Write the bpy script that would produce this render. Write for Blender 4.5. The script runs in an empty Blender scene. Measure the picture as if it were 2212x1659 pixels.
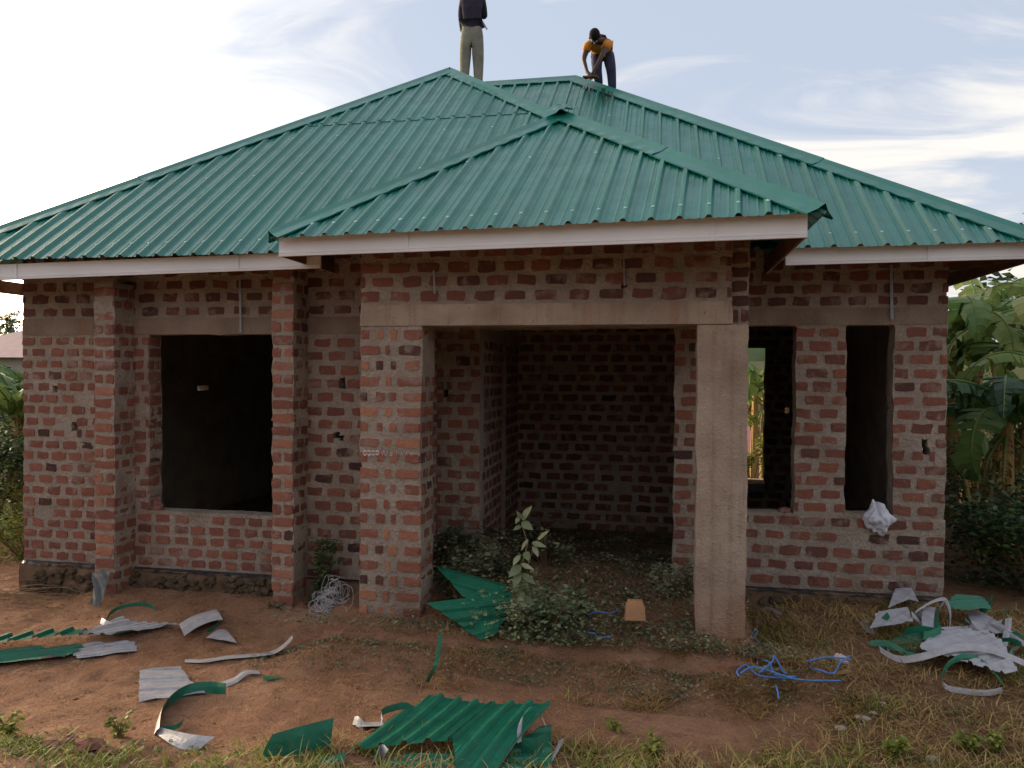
import bpy, math, random
import numpy as np
from mathutils import Vector, Matrix, noise
R = random.Random(7)
C = bpy.context.scene.collection
SC = bpy.context.scene
# ---------------------------------------------------------------- camera
TH, PI_, RO = math.radians(11.0), math.radians(0.92), 0.006
CAM = Vector((0, 0, 2.0)); FPX = 1650.0
s_, c_ = math.sin(TH), math.cos(TH)
F = Vector((-s_*math.cos(PI_), c_*math.cos(PI_), -math.sin(PI_)))
R0 = Vector((c_, s_, 0)); U0 = R0.cross(F)
RR = R0*math.cos(RO) + U0*math.sin(RO); UU = U0*math.cos(RO) - R0*math.sin(RO)
cam_d = bpy.data.cameras.new('camera'); cam = bpy.data.objects.new('camera', cam_d); C.objects.link(cam)
m3 = Matrix((RR, UU, -F)).transposed()
cam.matrix_world = Matrix.Translation(CAM) @ m3.to_4x4()
cam_d.sensor_width = 36; cam_d.lens = FPX/2212*36; cam_d.clip_start = 0.05; cam_d.clip_end = 2000
SC.camera = cam
# ---------------------------------------------------------------- light
SUN_AZ, SUN_EL = math.radians(-68), math.radians(9)      # azimuth from +Y, negative is left
w = bpy.data.worlds.new('World'); SC.world = w; w.use_nodes = True
nt = w.node_tree; N = nt.nodes; L = nt.links
for n in list(N): N.remove(n)
def wn(t, **k):
    n = N.new(t)
    for a, b in k.items(): setattr(n, a, b)
    return n
out = wn('ShaderNodeOutputWorld'); bg = wn('ShaderNodeBackground'); bg.inputs['Strength'].default_value = 0.15
L.new(bg.outputs[0], out.inputs[0])
sky = wn('ShaderNodeTexSky', sky_type='NISHITA'); sky.sun_disc = False
sky.sun_elevation = SUN_EL; sky.sun_rotation = SUN_AZ; sky.air_density = 1.0; sky.dust_density = 2.2; sky.ozone_density = 1.2
tc = wn('ShaderNodeTexCoord')
sep = wn('ShaderNodeSeparateXYZ'); L.new(tc.outputs['Generated'], sep.inputs[0])
def wm(op, a, b=None, c=None, clamp=False):
    n = wn('ShaderNodeMath', operation=op); n.use_clamp = clamp
    for i, v in enumerate((a, b, c)):
        if v is None: continue
        if isinstance(v, (int, float)): n.inputs[i].default_value = v
        else: L.new(v, n.inputs[i])
    return n.outputs[0]
def wmap(v, a, b, c=0, d=1):
    n = wn('ShaderNodeMapRange'); n.interpolation_type = 'SMOOTHSTEP'; L.new(v, n.inputs[0])
    for i, q in enumerate((a, b, c, d)): n.inputs[i+1].default_value = q
    return n.outputs[0]
def wmix(f, a, b):
    n = wn('ShaderNodeMix', data_type='RGBA')
    if isinstance(f, (int, float)): n.inputs[0].default_value = f
    else: L.new(f, n.inputs[0])
    for i, v in ((6, a), (7, b)):
        if isinstance(v, tuple): n.inputs[i].default_value = (*v, 1)
        else: L.new(v, n.inputs[i])
    return n.outputs[2]
den = wm('ADD', wm('MAXIMUM', sep.outputs[2], 0.0), 0.16)
px_ = wm('DIVIDE', sep.outputs[0], den); py_ = wm('DIVIDE', sep.outputs[1], den)
comb = wn('ShaderNodeCombineXYZ'); L.new(px_, comb.inputs[0]); L.new(py_, comb.inputs[1])
mp = wn('ShaderNodeMapping'); mp.inputs['Rotation'].default_value = (0, 0, math.radians(-28)); mp.inputs['Scale'].default_value = (0.9, 2.0, 1)
mp.inputs['Location'].default_value = (3.3, 1.9, 0)
L.new(comb.outputs[0], mp.inputs[0])
n1 = wn('ShaderNodeTexNoise'); n1.inputs['Scale'].default_value = 0.95; n1.inputs['Detail'].default_value = 9; n1.inputs['Roughness'].default_value = 0.58; n1.inputs['Distortion'].default_value = 0.9
L.new(mp.outputs[0], n1.inputs[0])
n2 = wn('ShaderNodeTexNoise'); n2.inputs['Scale'].default_value = 0.5; n2.inputs['Detail'].default_value = 3
L.new(mp.outputs[0], n2.inputs[0])
sunv = wn('ShaderNodeVectorMath', operation='DOT_PRODUCT'); L.new(tc.outputs['Generated'], sunv.inputs[0])
sunv.inputs[1].default_value = (math.sin(SUN_AZ)*math.cos(SUN_EL), math.cos(SUN_AZ)*math.cos(SUN_EL), math.sin(SUN_EL))
near = wmap(sunv.outputs['Value'], 0.62, 0.93)           # haze thickens and whitens towards the low sun
cm = wm('ADD', n1.outputs[0], wm('MULTIPLY', n2.outputs[0], 0.35))
mask = wmap(cm, 0.62, 0.80)
lowz = wmap(sep.outputs[2], 0.0, 0.30, 1, 0)
n3 = wn('ShaderNodeTexNoise'); n3.inputs['Scale'].default_value = 0.8; n3.inputs['Detail'].default_value = 5; L.new(mp.outputs[0], n3.inputs[0])
greyc = wmap(n3.outputs[0], 0.48, 0.60)
base = wmix(0.90, sky.outputs[0], (1.12, 1.24, 1.50))        # thin high veil over the clear sky
side = wmap(sunv.outputs['Value'], -0.25, 0.65)
base = wmix(wm('MULTIPLY', wm('MULTIPLY', lowz, 0.6), side), base, (2.6, 2.35, 2.05))
cloud = wmix(lowz, (2.2, 2.1, 1.96), (2.3, 2.0, 1.68))
col = wmix(wm('MULTIPLY', mask, 0.85), base, cloud)
core = wmap(sunv.outputs['Value'], 0.80, 1.0)
veil = wmix(core, wmix(lowz, (2.9, 2.8, 2.75), (5.0, 4.3, 3.2)), (26.0, 21.0, 14.0))
veilf = wm('MULTIPLY', near, wm('SUBTRACT', 0.95, wm('MULTIPLY', wm('MULTIPLY', greyc, wm('SUBTRACT', 1.0, mask)), wmap(sep.outputs[2], 0.2, 0.42, 0, 0.8))))
col = wmix(veilf, col, veil)
L.new(col, bg.inputs[0])
sl = bpy.data.lights.new('sun', 'SUN'); sl.energy = 1.2; sl.angle = math.radians(11); sl.color = (1.0, 0.80, 0.55)
so = bpy.data.objects.new('sun', sl); C.objects.link(so)
sd = Vector((math.sin(SUN_AZ)*math.cos(SUN_EL), math.cos(SUN_AZ)*math.cos(SUN_EL), math.sin(SUN_EL)))
so.rotation_euler = sd.to_track_quat('Z', 'Y').to_euler(); so.location = (-20, 15, 12)
vs = SC.view_settings; vs.view_transform = 'Standard'; vs.look = 'None'; vs.gamma = 1; vs.exposure = 1.74; vs.use_curve_mapping = False

# ---------------------------------------------------------------- helpers
def ray(x, y): return F + RR*((x-1106)/FPX) - UU*((y-829.5)/FPX)
def V(x, y, Y):
    d = ray(x, y); return CAM + d*(Y/d.y)
def PX(x, Y, y=950): return V(x, y, Y).x
def sm(t): t = max(0.0, min(1.0, t)); return t*t*(3-2*t)
def G(x, y):
    b = -0.37 + 0.02*math.sin(x*1.3+y*0.7) + 0.02*math.sin(x*0.6-y*1.1+1)
    b += 0.20*sm((x-0.5)/0.9)*sm((y-4.6)/2.0)
    b += 0.16*sm((y-6.15)/0.75)*sm((-2.3-x)/0.4)*sm((x+6.2)/1.0)*sm((9-y)/1)
    b += 0.10*math.exp(-((x+4.6)/0.9)**2-((y-6.3)/0.5)**2)*0.6
    b += 0.12*sm((4.9-y)/1.2)
    b += 0.17*math.exp(-((y-5.80)/.24)**2)*sm((x+3.2)/.5)*sm((1.6-x)/.6)*(.75+.6*noise.noise(Vector((x*2.2, y, 8))))
    b -= 2.5*sm((y-15.5)/9)*sm((15-abs(x-1))/6)*sm((48-y)/12)
    r = math.hypot(x, y-8)
    if r > 26: b += (r-26)*0.028*sm((r-26)/30)
    b += 0.018*(noise.noise(Vector((x*1.7, y*1.7, 0)))) + 0.012*noise.noise(Vector((x*5, y*5, 3)))
    return b
def g(x, y, h=0.0):
    d = ray(x, y); t = 4.0
    for _ in range(14):
        p = CAM + d*t
        t = (G(p.x, p.y)+h-2.0)/d.z
    return CAM + d*t
def link(name, me, mats=None, parent=None):
    o = bpy.data.objects.new(name, me); C.objects.link(o)
    if mats:
        for m_ in (mats if isinstance(mats, (list, tuple)) else [mats]):
            if m_.name not in [q.name for q in me.materials if q]: me.materials.append(m_)
    if parent: o.parent = parent
    return o
def tag(o, label=None, cat=None, group=None, kind=None):
    if label: o['label'] = label
    if cat: o['category'] = cat
    if group: o['group'] = group
    if kind: o['kind'] = kind
    return o
def thing(name, label, cat, loc=(0, 0, 0), group=None):
    o = bpy.data.objects.new(name, None); C.objects.link(o); o.location = loc; o.empty_display_size = 0.2
    return tag(o, label, cat, group)
class MB:
    def __init__(s): s.v = []; s.f = []; s.t = []; s.mi = []; s.cur = 0; s.smooth = False
    def add(s, vs, fs, tint=0.5):
        n = len(s.v); s.v += [tuple(p) for p in vs]; s.f += [tuple(i+n for i in q) for q in fs]; s.t += [tint]*len(vs); s.mi += [s.cur]*len(fs)
    def box(s, a, b, tint=0.5):
        x0, y0, z0 = a; x1, y1, z1 = b
        s.add([(x0,y0,z0),(x1,y0,z0),(x1,y1,z0),(x0,y1,z0),(x0,y0,z1),(x1,y0,z1),(x1,y1,z1),(x0,y1,z1)],
              [(0,3,2,1),(4,5,6,7),(0,1,5,4),(1,2,6,5),(2,3,7,6),(3,0,4,7)], tint)
    def bar(s, p, q, wd, ht, up=Vector((0, 0, 1)), tint=0.5):
        p = Vector(p); q = Vector(q); d = (q-p).normalized(); r = d.cross(up).normalized()*wd/2; u = r.normalized().cross(d).normalized()*ht/2
        vs = [e+a*r+b*u for e in (p, q) for a, b in ((-1,-1),(1,-1),(1,1),(-1,1))]
        s.add(vs, [(3,2,1,0),(4,5,6,7),(0,1,5,4),(1,2,6,5),(2,3,7,6),(3,0,4,7)], tint)
    def tube(s, pts, r, n=6, tint=0.5, r2=None):
        pts = [Vector(p) for p in pts]; rings = []
        k = len(pts); prev = None
        for i, p in enumerate(pts):
            d = (pts[min(i+1, k-1)]-pts[max(i-1, 0)]).normalized()
            a = Vector((0, 0, 1)) if abs(d.z) < .9 else Vector((1, 0, 0))
            if prev is not None: a = prev
            x = (a-d*a.dot(d)).normalized(); prev = x; y = d.cross(x)
            rr = r if r2 is None else r+(r2-r)*i/(k-1)
            rings.append([p+(x*math.cos(t)+y*math.sin(t))*rr for t in [2*math.pi*j/n for j in range(n)]])
        vs = [q for g_ in rings for q in g_]
        fs = [(i*n+j, i*n+(j+1) % n, (i+1)*n+(j+1) % n, (i+1)*n+j) for i in range(k-1) for j in range(n)]
        fs += [tuple(range(n-1, -1, -1)), tuple((k-1)*n+j for j in range(n))]
        s.add(vs, fs, tint)
    def build(s, name, mats, parent=None, smooth=None):
        me = bpy.data.meshes.new(name); me.from_pydata(s.v, [], s.f)
        a = me.attributes.new('tint', 'FLOAT', 'POINT'); a.data.foreach_set('value', s.t)
        if max(s.mi or [0]) > 0: me.polygons.foreach_set('material_index', s.mi)
        if smooth or s.smooth: me.polygons.foreach_set('use_smooth', [True]*len(me.polygons))
        me.update(); o = link(name, me, None, parent)
        for m_ in (mats if isinstance(mats, (list, tuple)) else [mats]): me.materials.append(m_)
        return o
# ---------------------------------------------------------------- materials
class NM:
    def __init__(s, name, rough=0.8, spec=0.3):
        s.m = bpy.data.materials.new(name); s.m.use_nodes = True; s.nt = s.m.node_tree; s.b = s.nt.nodes['Principled BSDF']
        s.b.inputs['Roughness'].default_value = rough; s.b.inputs['Specular IOR Level'].default_value = spec
    def n(s, t, ins=None, **k):
        q = s.nt.nodes.new(t)
        for a, b in k.items(): setattr(q, a, b)
        for a, b in (ins or {}).items(): s.set(q, a, b)
        return q
    def set(s, q, a, b):
        if hasattr(b, 'node'): s.nt.links.new(b, q.inputs[a])
        else:
            if isinstance(b, tuple) and len(b) == 3 and q.inputs[a].type == 'RGBA': b = (*b, 1)
            q.inputs[a].default_value = b
    def co(s, kind='Object', scale=(1, 1, 1)):
        t = s.n('ShaderNodeTexCoord')
        if kind == 'World': src = s.n('ShaderNodeNewGeometry').outputs['Position']
        else: src = t.outputs[kind]
        if scale == (1, 1, 1): return src
        return s.n('ShaderNodeMapping', {'Vector': src, 'Scale': scale}).outputs[0]
    def noise(s, vec, scale, detail=4, rough=0.55, dist=0.0, out=0):
        return s.n('ShaderNodeTexNoise', {'Vector': vec, 'Scale': scale, 'Detail': detail, 'Roughness': rough, 'Distortion': dist}).outputs[out]
    def ramp(s, v, stops):
        q = s.n('ShaderNodeValToRGB', {'Fac': v}); r = q.color_ramp
        while len(r.elements) < len(stops): r.elements.new(0.5)
        for e, (p, c) in zip(r.elements, stops): e.position = p; e.color = (*c, 1) if len(c) == 3 else c
        return q.outputs[0]
    def rng(s, v, a, b, c=0.0, d=1.0):
        return s.n('ShaderNodeMapRange', {'Value': v, 'From Min': a, 'From Max': b, 'To Min': c, 'To Max': d}).outputs[0]
    def mix(s, f, a, b, mode='MIX'):
        q = s.n('ShaderNodeMix', data_type='RGBA', blend_type=mode)
        s.set(q, 0, f); s.set(q, 6, a); s.set(q, 7, b); return q.outputs[2]
    def math(s, op, a, b=0.0):
        return s.n('ShaderNodeMath', {0: a, 1: b}, operation=op).outputs[0]
    def bump(s, h, strength=0.5, dist=0.01):
        q = s.n('ShaderNodeBump', {'Height': h, 'Strength': strength, 'Distance': dist}); s.set(s.b, 'Normal', q.outputs[0])
    def tint(s):
        a = s.n('ShaderNodeAttribute', attribute_name='tint'); b = s.n('ShaderNodeAttribute', attribute_name='brick_tint', attribute_type='OBJECT')
        return s.math('ADD', a.outputs['Fac'], b.outputs['Fac'])
    def base(s, c): s.set(s.b, 'Base Color', c)
def simple(name, c, rough=0.7, spec=0.3, var=0.25, scale=6.0, metal=0.0, bump=0.0, bscale=40):
    q = NM(name, rough, spec); v = q.noise(q.co('World'), scale, 5)
    d = tuple(x*(1-var) for x in c); e = tuple(min(1, x*(1+var)) for x in c)
    q.base(q.mix(q.rng(v, .3, .7), d, e)); q.b.inputs['Metallic'].default_value = metal
    if bump: q.bump(q.noise(q.co('World'), bscale, 4), bump, 0.01)
    return q.m
def m_brick():
    q = NM('fired_clay_brick', 0.9, 0.2); P = q.co('World'); t = q.tint()
    c = q.ramp(t, [(0.0, (.070, .040, .038)), (0.25, (.165, .070, .056)), (0.55, (.275, .108, .078)), (0.8, (.38, .155, .105)), (1.0, (.50, .24, .145))])
    c = q.mix(q.rng(q.noise(P, 24, 5), .35, .7, 0, .55), c, q.mix(.5, c, (.10, .045, .035)))
    sme = q.noise(P, 9, 5, .6, .3)                       # mortar smeared over the brick faces
    sm2 = q.rng(q.math('ADD', sme, q.math('MULTIPLY', q.noise(P, 2.2, 2), .45)), .76, .90)
    c = q.mix(q.math('MULTIPLY', sm2, .7), c, (.32, .24, .20))
    q.base(c); q.bump(q.math('ADD', q.noise(P, 60, 5, .7), q.noise(P, 17, 3)), .75, .012)
    return q.m
def m_mortar():
    q = NM('brick_mortar', 0.95, 0.15); P = q.co('World')
    a = q.noise(P, 3.0, 4); b = q.noise(P, 30, 5, .7)
    c = q.ramp(a, [(.3, (.34, .275, .225)), (.5, (.44, .365, .305)), (.7, (.53, .445, .375))])
    c = q.mix(q.rng(b, .35, .7, 0, .5), c, (.25, .185, .15))
    c = q.mix(q.rng(q.noise(P, 7, 4, .6, .5), .58, .72, 0, .4), c, (.38, .19, .13))
    z = q.n('ShaderNodeSeparateXYZ', {0: P}).outputs[2]
    c = q.mix(q.rng(q.math('ADD', z, q.math('MULTIPLY', a, .5)), .35, -.05, 0, .55), c, (.20, .105, .065))   # splashed soil near the ground
    q.base(c); q.bump(q.math('ADD', b, q.math('MULTIPLY', q.noise(P, 11, 5, .65), 1.5)), 1.0, .028)
    return q.m
def m_concrete(name='rough_concrete', k=1.0):
    q = NM(name, 0.9, 0.2); P = q.co('World'); Ps = q.co('World', (7, 7, .6))
    c = q.ramp(q.noise(P, 2.5, 5), [(.3, (.33*k, .24*k, .185*k)), (.55, (.47*k, .36*k, .285*k)), (.75, (.55*k, .44*k, .36*k))])
    c = q.mix(q.rng(q.noise(Ps, 1.2, 5, .75), .52, .70, 0, .6), c, (.24, .15, .115))
    c = q.mix(q.rng(q.noise(q.co('World', (9, 9, 1.2)), .55, 4, .6), .60, .72, 0, .5), c, (.40, .19, .125))
    c = q.mix(q.rng(q.noise(P, 20, 6, .8), .60, .67, 0, .8), c, (.13, .08, .065))
    z = q.n('ShaderNodeSeparateXYZ', {0: P}).outputs[2]
    c = q.mix(q.rng(q.math('ADD', z, q.math('MULTIPLY', q.noise(P, 4, 3), .4)), .55, .05, 0, .6), c, (.40, .19, .10))
    q.base(c); q.bump(q.math('ADD', q.noise(P, 45, 5, .7), q.math('MULTIPLY', q.noise(P, 8, 5, .65), 1.6)), .9, .02)
    return q.m
def m_paint():
    q = NM('green_painted_steel', 0.34, 0.6); q.b.inputs['Coat Weight'].default_value = .15; q.b.inputs['Coat Roughness'].default_value = .22; P = q.co('World')
    gcol = q.mix(q.rng(q.noise(P, 1.2, 4), .3, .7), (.004, .138, .112), (.008, .172, .140))
    gcol = q.mix(q.rng(q.noise(P, 14, 5, .7), .54, .75, 0, .25), gcol, (.07, .20, .16))
    geo = q.n('ShaderNodeNewGeometry')
    q.base(gcol)
    q.set(q.b, 'Roughness', q.rng(q.noise(P, 5, 4), .3, .7, .28, .48)); q.bump(q.noise(P, 3.5, 2), .12, .02)
    return q.m
def m_scrap():
    q = NM('green_and_grey_sheet_steel', 0.45, 0.5); P = q.co('World'); geo = q.n('ShaderNodeNewGeometry')
    gc = q.mix(q.rng(q.noise(P, 9, 4), .3, .7), (.006, .125, .070), (.012, .175, .105))
    wc = q.mix(q.rng(q.noise(P, 12, 4), .3, .7), (.31, .30, .335), (.43, .42, .45))
    drt = q.math('MULTIPLY', q.rng(q.noise(P, 17, 6, .75, .8), .55, .68), .5); wc = q.mix(drt, wc, (.20, .13, .09)); gc = q.mix(q.math('MULTIPLY', drt, .6), gc, (.16, .12, .08))
    q.base(q.mix(geo.outputs['Backfacing'], gc, wc)); q.bump(q.math('ADD', q.noise(P, 10, 3), q.math('MULTIPLY', q.noise(P, 30, 4, .7), .4)), .45, .02)
    return q.m
def m_soil():
    q = NM('red_brown_soil', 0.97, 0.1); P = q.co('World'); x = q.n('ShaderNodeSeparateXYZ', {0: P})
    a = q.noise(P, 1.3, 5, .6); b = q.noise(P, 9, 6, .7); d = q.noise(P, 45, 4, .7)
    c = q.ramp(a, [(.28, (.25, .125, .075)), (.5, (.35, .185, .115)), (.72, (.44, .25, .16))])
    c = q.mix(q.rng(b, .52, .72, 0, .6), c, (.17, .083, .055))
    c = q.mix(q.rng(d, .60, .72, 0, .6), c, (.46, .31, .21))
    # leaf litter and humus beside the house and towards the right of the yard
    lit = q.math('ADD', q.rng(x.outputs[0], .2, 1.8), q.math('MULTIPLY', q.math('SUBTRACT', q.noise(P, 2.2, 4), .5), 1.6))
    lit = q.math('MULTIPLY', q.rng(lit, .1, .9), .75)
    c = q.mix(lit, c, q.mix(q.rng(b, .35, .65), (.11, .065, .036), (.24, .155, .08)))
    far = q.math('MAXIMUM', q.rng(x.outputs[1], 14, 19), q.rng(q.math('ADD', x.outputs[0], q.math('MULTIPLY', a, 2.0)), -7.6, -9.4))
    c = q.mix(far, c, (.07, .075, .03))
    q.base(c); q.bump(q.math('ADD', q.math('MULTIPLY', b, 1.2), q.math('MULTIPLY', d, .45)), 1.0, .055)
    return q.m
def m_leaf(name, stops, rough=.55, trans=.25):
    q = NM(name, rough, .35); t = q.tint(); P = q.co('World')
    c = q.ramp(q.math('ADD', t, q.rng(q.noise(P, 4, 3), .3, .7, -.12, .12)), stops); q.base(c)
    tr = q.n('ShaderNodeBsdfTranslucent', {'Color': c}); mx = q.n('ShaderNodeMixShader', {0: trans})
    q.nt.links.new(q.b.outputs[0], mx.inputs[1]); q.nt.links.new(tr.outputs[0], mx.inputs[2])
    q.nt.links.new(mx.outputs[0], q.nt.nodes['Material Output'].inputs[0])
    return q.m
BRICK = m_brick(); MORT = m_mortar(); CONC = m_concrete(); BAND = m_concrete('concrete_band', .68)
PAINT = m_paint(); SCRAP = m_scrap(); SOIL = m_soil()
WHITE = simple('white_fascia_metal', (.84, .82, .84), .4, .45, .06, 1.5)
WOOD = simple('rough_sawn_timber', (.15, .075, .042), .85, .2, .35, 9, bump=.4)
STEEL = simple('galvanised_strap', (.30, .31, .34), .5, .5, .2, 9, .4)
SCREW = simple('screw_cap_metal', (.42, .58, .56), .35, .5, .1)
BLACKP = simple('black_polythene', (.03, .03, .035), .4, .5, .6, 20, bump=.4)
GREYP = simple('grey_dirty_polythene', (.10, .105, .11), .7, .3, .4, 22, bump=.4)
BAGM = simple('white_plastic_bag', (.62, .63, .72), .45, .5, .18, 14, bump=.3)
BLUE = simple('blue_twine', (.09, .22, .56), .6, .3, .3)
NYLON = simple('pale_nylon_strip', (.42, .42, .46), .5, .5, .15)
TWIG = simple('dry_twig', (.22, .145, .085), .9, .2, .35)
STONE = simple('foundation_stone', (.10, .070, .048), .95, .1, .45, 9, bump=.8, bscale=20)
EARTHY = simple('stained_foundation', (.165, .105, .070), .95, .1, .4, 5, bump=.9, bscale=14)
SPARE = simple('tan_clay_brick', (.44, .24, .125), .9, .2, .15, bump=.5)
DRY = m_leaf('dry_straw', [(0, (.19, .095, .040)), (.4, (.34, .195, .080)), (.75, (.48, .32, .135)), (1, (.42, .37, .13))], .8, .15)
GRASS = m_leaf('yellow_green_grass', [(0, (.10, .12, .022)), (.4, (.17, .21, .035)), (.75, (.30, .33, .06)), (1, (.44, .40, .12))], .6, .3)
WEED = m_leaf('dull_green_weed', [(0, (.040, .050, .026)), (.4, (.105, .120, .064)), (.75, (.20, .215, .12)), (1, (.36, .33, .20))], .6, .2)
PALE = m_leaf('grey_green_leaf', [(0, (.09, .125, .06)), (.5, (.19, .235, .125)), (1, (.34, .36, .22))], .6, .25)
BUSH = m_leaf('bush_leaf', [(0, (.024, .046, .018)), (.4, (.052, .098, .032)), (.75, (.11, .165, .052)), (1, (.20, .23, .06))], .5, .25)
BANA = m_leaf('banana_leaf', [(0, (.035, .080, .050)), (.35, (.065, .14, .052)), (.7, (.16, .25, .065)), (1, (.34, .36, .12))], .4, .4)
BSTEM = m_leaf('banana_stem', [(0, (.12, .075, .03)), (.5, (.34, .21, .07)), (1, (.42, .36, .14))], .6, .05)
# ================================================================ HOUSE
house = thing('unfinished_house', 'unfinished single-storey brick house with a new green metal hip roof and empty window openings', 'house', (-2, 10, 0))
bpy.context.view_layer.update()
HI = Matrix.Translation(Vector((2, -10, 0)))
def hpart(o, parent=None):
    o.parent = parent or house
    if parent is None: o.matrix_parent_inverse = HI
    return o
# --- wall slabs: frame (O, U, Nn); the slab lies behind the plane (against Nn); openings (u0,u1,z0,z1) go right through
def slab(name, O, U, Nn, W, z0, z1, t, ops, mat, jit=0.011, seed=1, sub=0.11):
    O = Vector(O); U = Vector(U); Nn = Vector(Nn); rr = random.Random(seed)
    us = sorted({0, W} | {v for o in ops for v in o[:2] if 0 < v < W})
    zs = {z0, z1} | {v for o in ops for v in o[2:] if z0 < v < z1}
    zl = sorted(zs); z_all = []
    for a, b in zip(zl, zl[1:]):
        k = max(1, int((b-a)/sub)); z_all += [a+(b-a)*i/k for i in range(k)]
    z_all.append(zl[-1]); ul = []
    for a, b in zip(us, us[1:]):
        k = max(1, int((b-a)/(sub*1.6))); ul += [a+(b-a)*i/k for i in range(k)]
    ul.append(us[-1]); nu, nz = len(ul), len(z_all)
    def solid(i, j):
        if i < 0 or j < 0 or i >= nu-1 or j >= nz-1: return False
        cu = (ul[i]+ul[i+1])/2; cz = (z_all[j]+z_all[j+1])/2
        return not any(o[0] < cu < o[1] and o[2] < cz < o[3] for o in ops)
    ju = [[(rr.uniform(-jit, jit) if ul[i] in us else 0) for j in range(nz)] for i in range(nu)]
    jz = [[(rr.uniform(-jit, jit) if z_all[j] in zs and z0 < z_all[j] < z1 else 0) for j in range(nz)] for i in range(nu)]
    jn = [[rr.uniform(-.003, .003) for j in range(nz)] for i in range(nu)]
    vid = {}; mb = MB()
    def P(i, j, k):
        if (i, j, k) not in vid:
            vid[(i, j, k)] = len(mb.v)
            p = O+U*(ul[i]+ju[i][j])+Vector((0, 0, z_all[j]+jz[i][j]))-Nn*(t*k-jn[i][j]*(1-k)); mb.v.append(tuple(p)); mb.t.append(.5)
        return vid[(i, j, k)]
    flip = U.cross(Vector((0, 0, 1))).dot(Nn) < 0
    def Q(*q): mb.f.append(tuple(reversed(q)) if flip else q); mb.mi.append(0)
    for i in range(nu-1):
        for j in range(nz-1):
            if not solid(i, j): continue
            Q(P(i,j,0), P(i+1,j,0), P(i+1,j+1,0), P(i,j+1,0)); Q(P(i,j,1), P(i,j+1,1), P(i+1,j+1,1), P(i+1,j,1))
            if not solid(i-1, j): Q(P(i,j,0), P(i,j+1,0), P(i,j+1,1), P(i,j,1))
            if not solid(i+1, j): Q(P(i+1,j,0), P(i+1,j,1), P(i+1,j+1,1), P(i+1,j+1,0))
            if not solid(i, j-1): Q(P(i,j,0), P(i,j,1), P(i+1,j,1), P(i+1,j,0))
            if not solid(i, j+1): Q(P(i,j+1,0), P(i+1,j+1,0), P(i+1,j+1,1), P(i,j+1,1))
    return hpart(mb.build(name, mat))
# --- bricks
BR = []      # (frame O,U,N, u, z, len, h, tint, parent)
def lay(O, U, Nn, W, z0, z1, ch, pitch, bl, bh, ops=(), pat='run', tint=(.35, .75), par=None, seed=1, drop=0.02, skew=0.0):
    O = Vector(O); U = Vector(U); Nn = Vector(Nn); rr = random.Random(seed); n = max(1, round((z1-z0)/ch)); ch = (z1-z0)/n
    for i in range(n):
        zc = z0+ch*(i+.5)+rr.uniform(-.004, .004); items = []
        if pat == 'run':
            u = -pitch*(.5 if i % 2 else 0)-rr.uniform(0, .03)
            while u < W:
                l = bl*rr.uniform(.86, 1.12); items.append((u, u+l)); u += l+(pitch-bl)*rr.uniform(.75, 1.3)
        elif pat == 'one':      # one brick per course, headers and stretchers in turn
            if i % 2: items = [(0, W)]
            else: items = [(0, W*.42), (W*.58, W)] if rr.random() < .6 else [(0, W*.9)]
        else:                   # pillar bond
            if i % 2: items = [(-.02, W*.30), (W*.40, W*.50), (W*.60, W+.0)]
            else: items = [(-.02, W*.13), (W*.27, W*.39), (W*.49, W*.61), (W*.72, W)]
            items = [(a+rr.uniform(-.012, .012), b+rr.uniform(-.012, .012)) for a, b in items]
        for a, b in items:
            segs = [(max(a, -.004), min(b, W+.004))]
            for o in ops:
                if o[2] < zc+bh*.4 and o[3] > zc-bh*.4:
                    ns = []
                    for p, q in segs:
                        if q <= o[0] or p >= o[1]: ns.append((p, q)); continue
                        if p < o[0]: ns.append((p, o[0]+.004))
                        if q > o[1]: ns.append((o[1]-.004, q))
                    segs = ns
            for p, q in segs:
                if q-p < .035 or rr.random() < drop: continue
                tt = rr.uniform(*tint)
                if rr.random() < .07: tt = rr.uniform(.0, .2)
                BR.append((O, U, Nn, (p+q)/2, zc+skew*(p+q)/2, q-p, bh*rr.uniform(.88, 1.08), tt, par))
def brick_proto(k):
    rr = random.Random(100+k); pts = []
    n = 10
    ir0 = 0; base = [(-.5,-.36),(-.42,-.5),(0,-.5),(.42,-.5),(.5,-.36),(.5,.36),(.42,.5),(0,.5),(-.42,.5),(-.5,.36)]
    ir = .03+.045*(k % 3)
    for x, y in base: pts.append((x+rr.uniform(-ir, ir)*.7, y+rr.uniform(-ir, ir)*1.1))
    vs = [(x, y, 0) for x, y in pts]+[(x*.965, y*.94, 1+rr.uniform(-.15, .15)) for x, y in pts]+[(rr.uniform(-.1, .1), rr.uniform(-.1, .1), 1.08)]
    fs = [(i, (i+1) % n, n+(i+1) % n, n+i) for i in range(n)]+[(n+i, n+(i+1) % n, 2*n) for i in range(n)]
    return vs, fs
PROTO = [brick_proto(k) for k in range(18)]
PRO_N, EMB = .009, .014
YL, YR, YP, YF = 6.96, 7.67, 6.30, 6.66
XL, XR = -6.63, PX(2043, YR)
WT = 3.42
xw0, xw1 = PX(322, YL), PX(588, YF)+.03
xp0, xp1 = PX(205, YF), PX(247, YF)
xq0, xq1 = PX(588, YF), PX(633, YF)
XS = PX(944, YR)                 # right side of the projecting wing
XA0, XA1 = PX(779, YP), PX(909, YP)   # porch pillar
XJ0, XJ1 = PX(1035, YR), PX(1456, YR) # porch doorway
XC0, XC1 = PX(1505, YP), PX(1612, YP) # concrete column
XB1 = PX(1580, YP, 680)
wA0, wA1 = PX(1598, YR), PX(1718, YR); wB0, wB1 = PX(1826, YR), PX(1929, YR)
LZ, LT = 2.40, 2.58
zL = V(464, 722, YL).z; zR = V(1830, 702, YR).z; zP = V(1150, 702, YP).z
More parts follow.
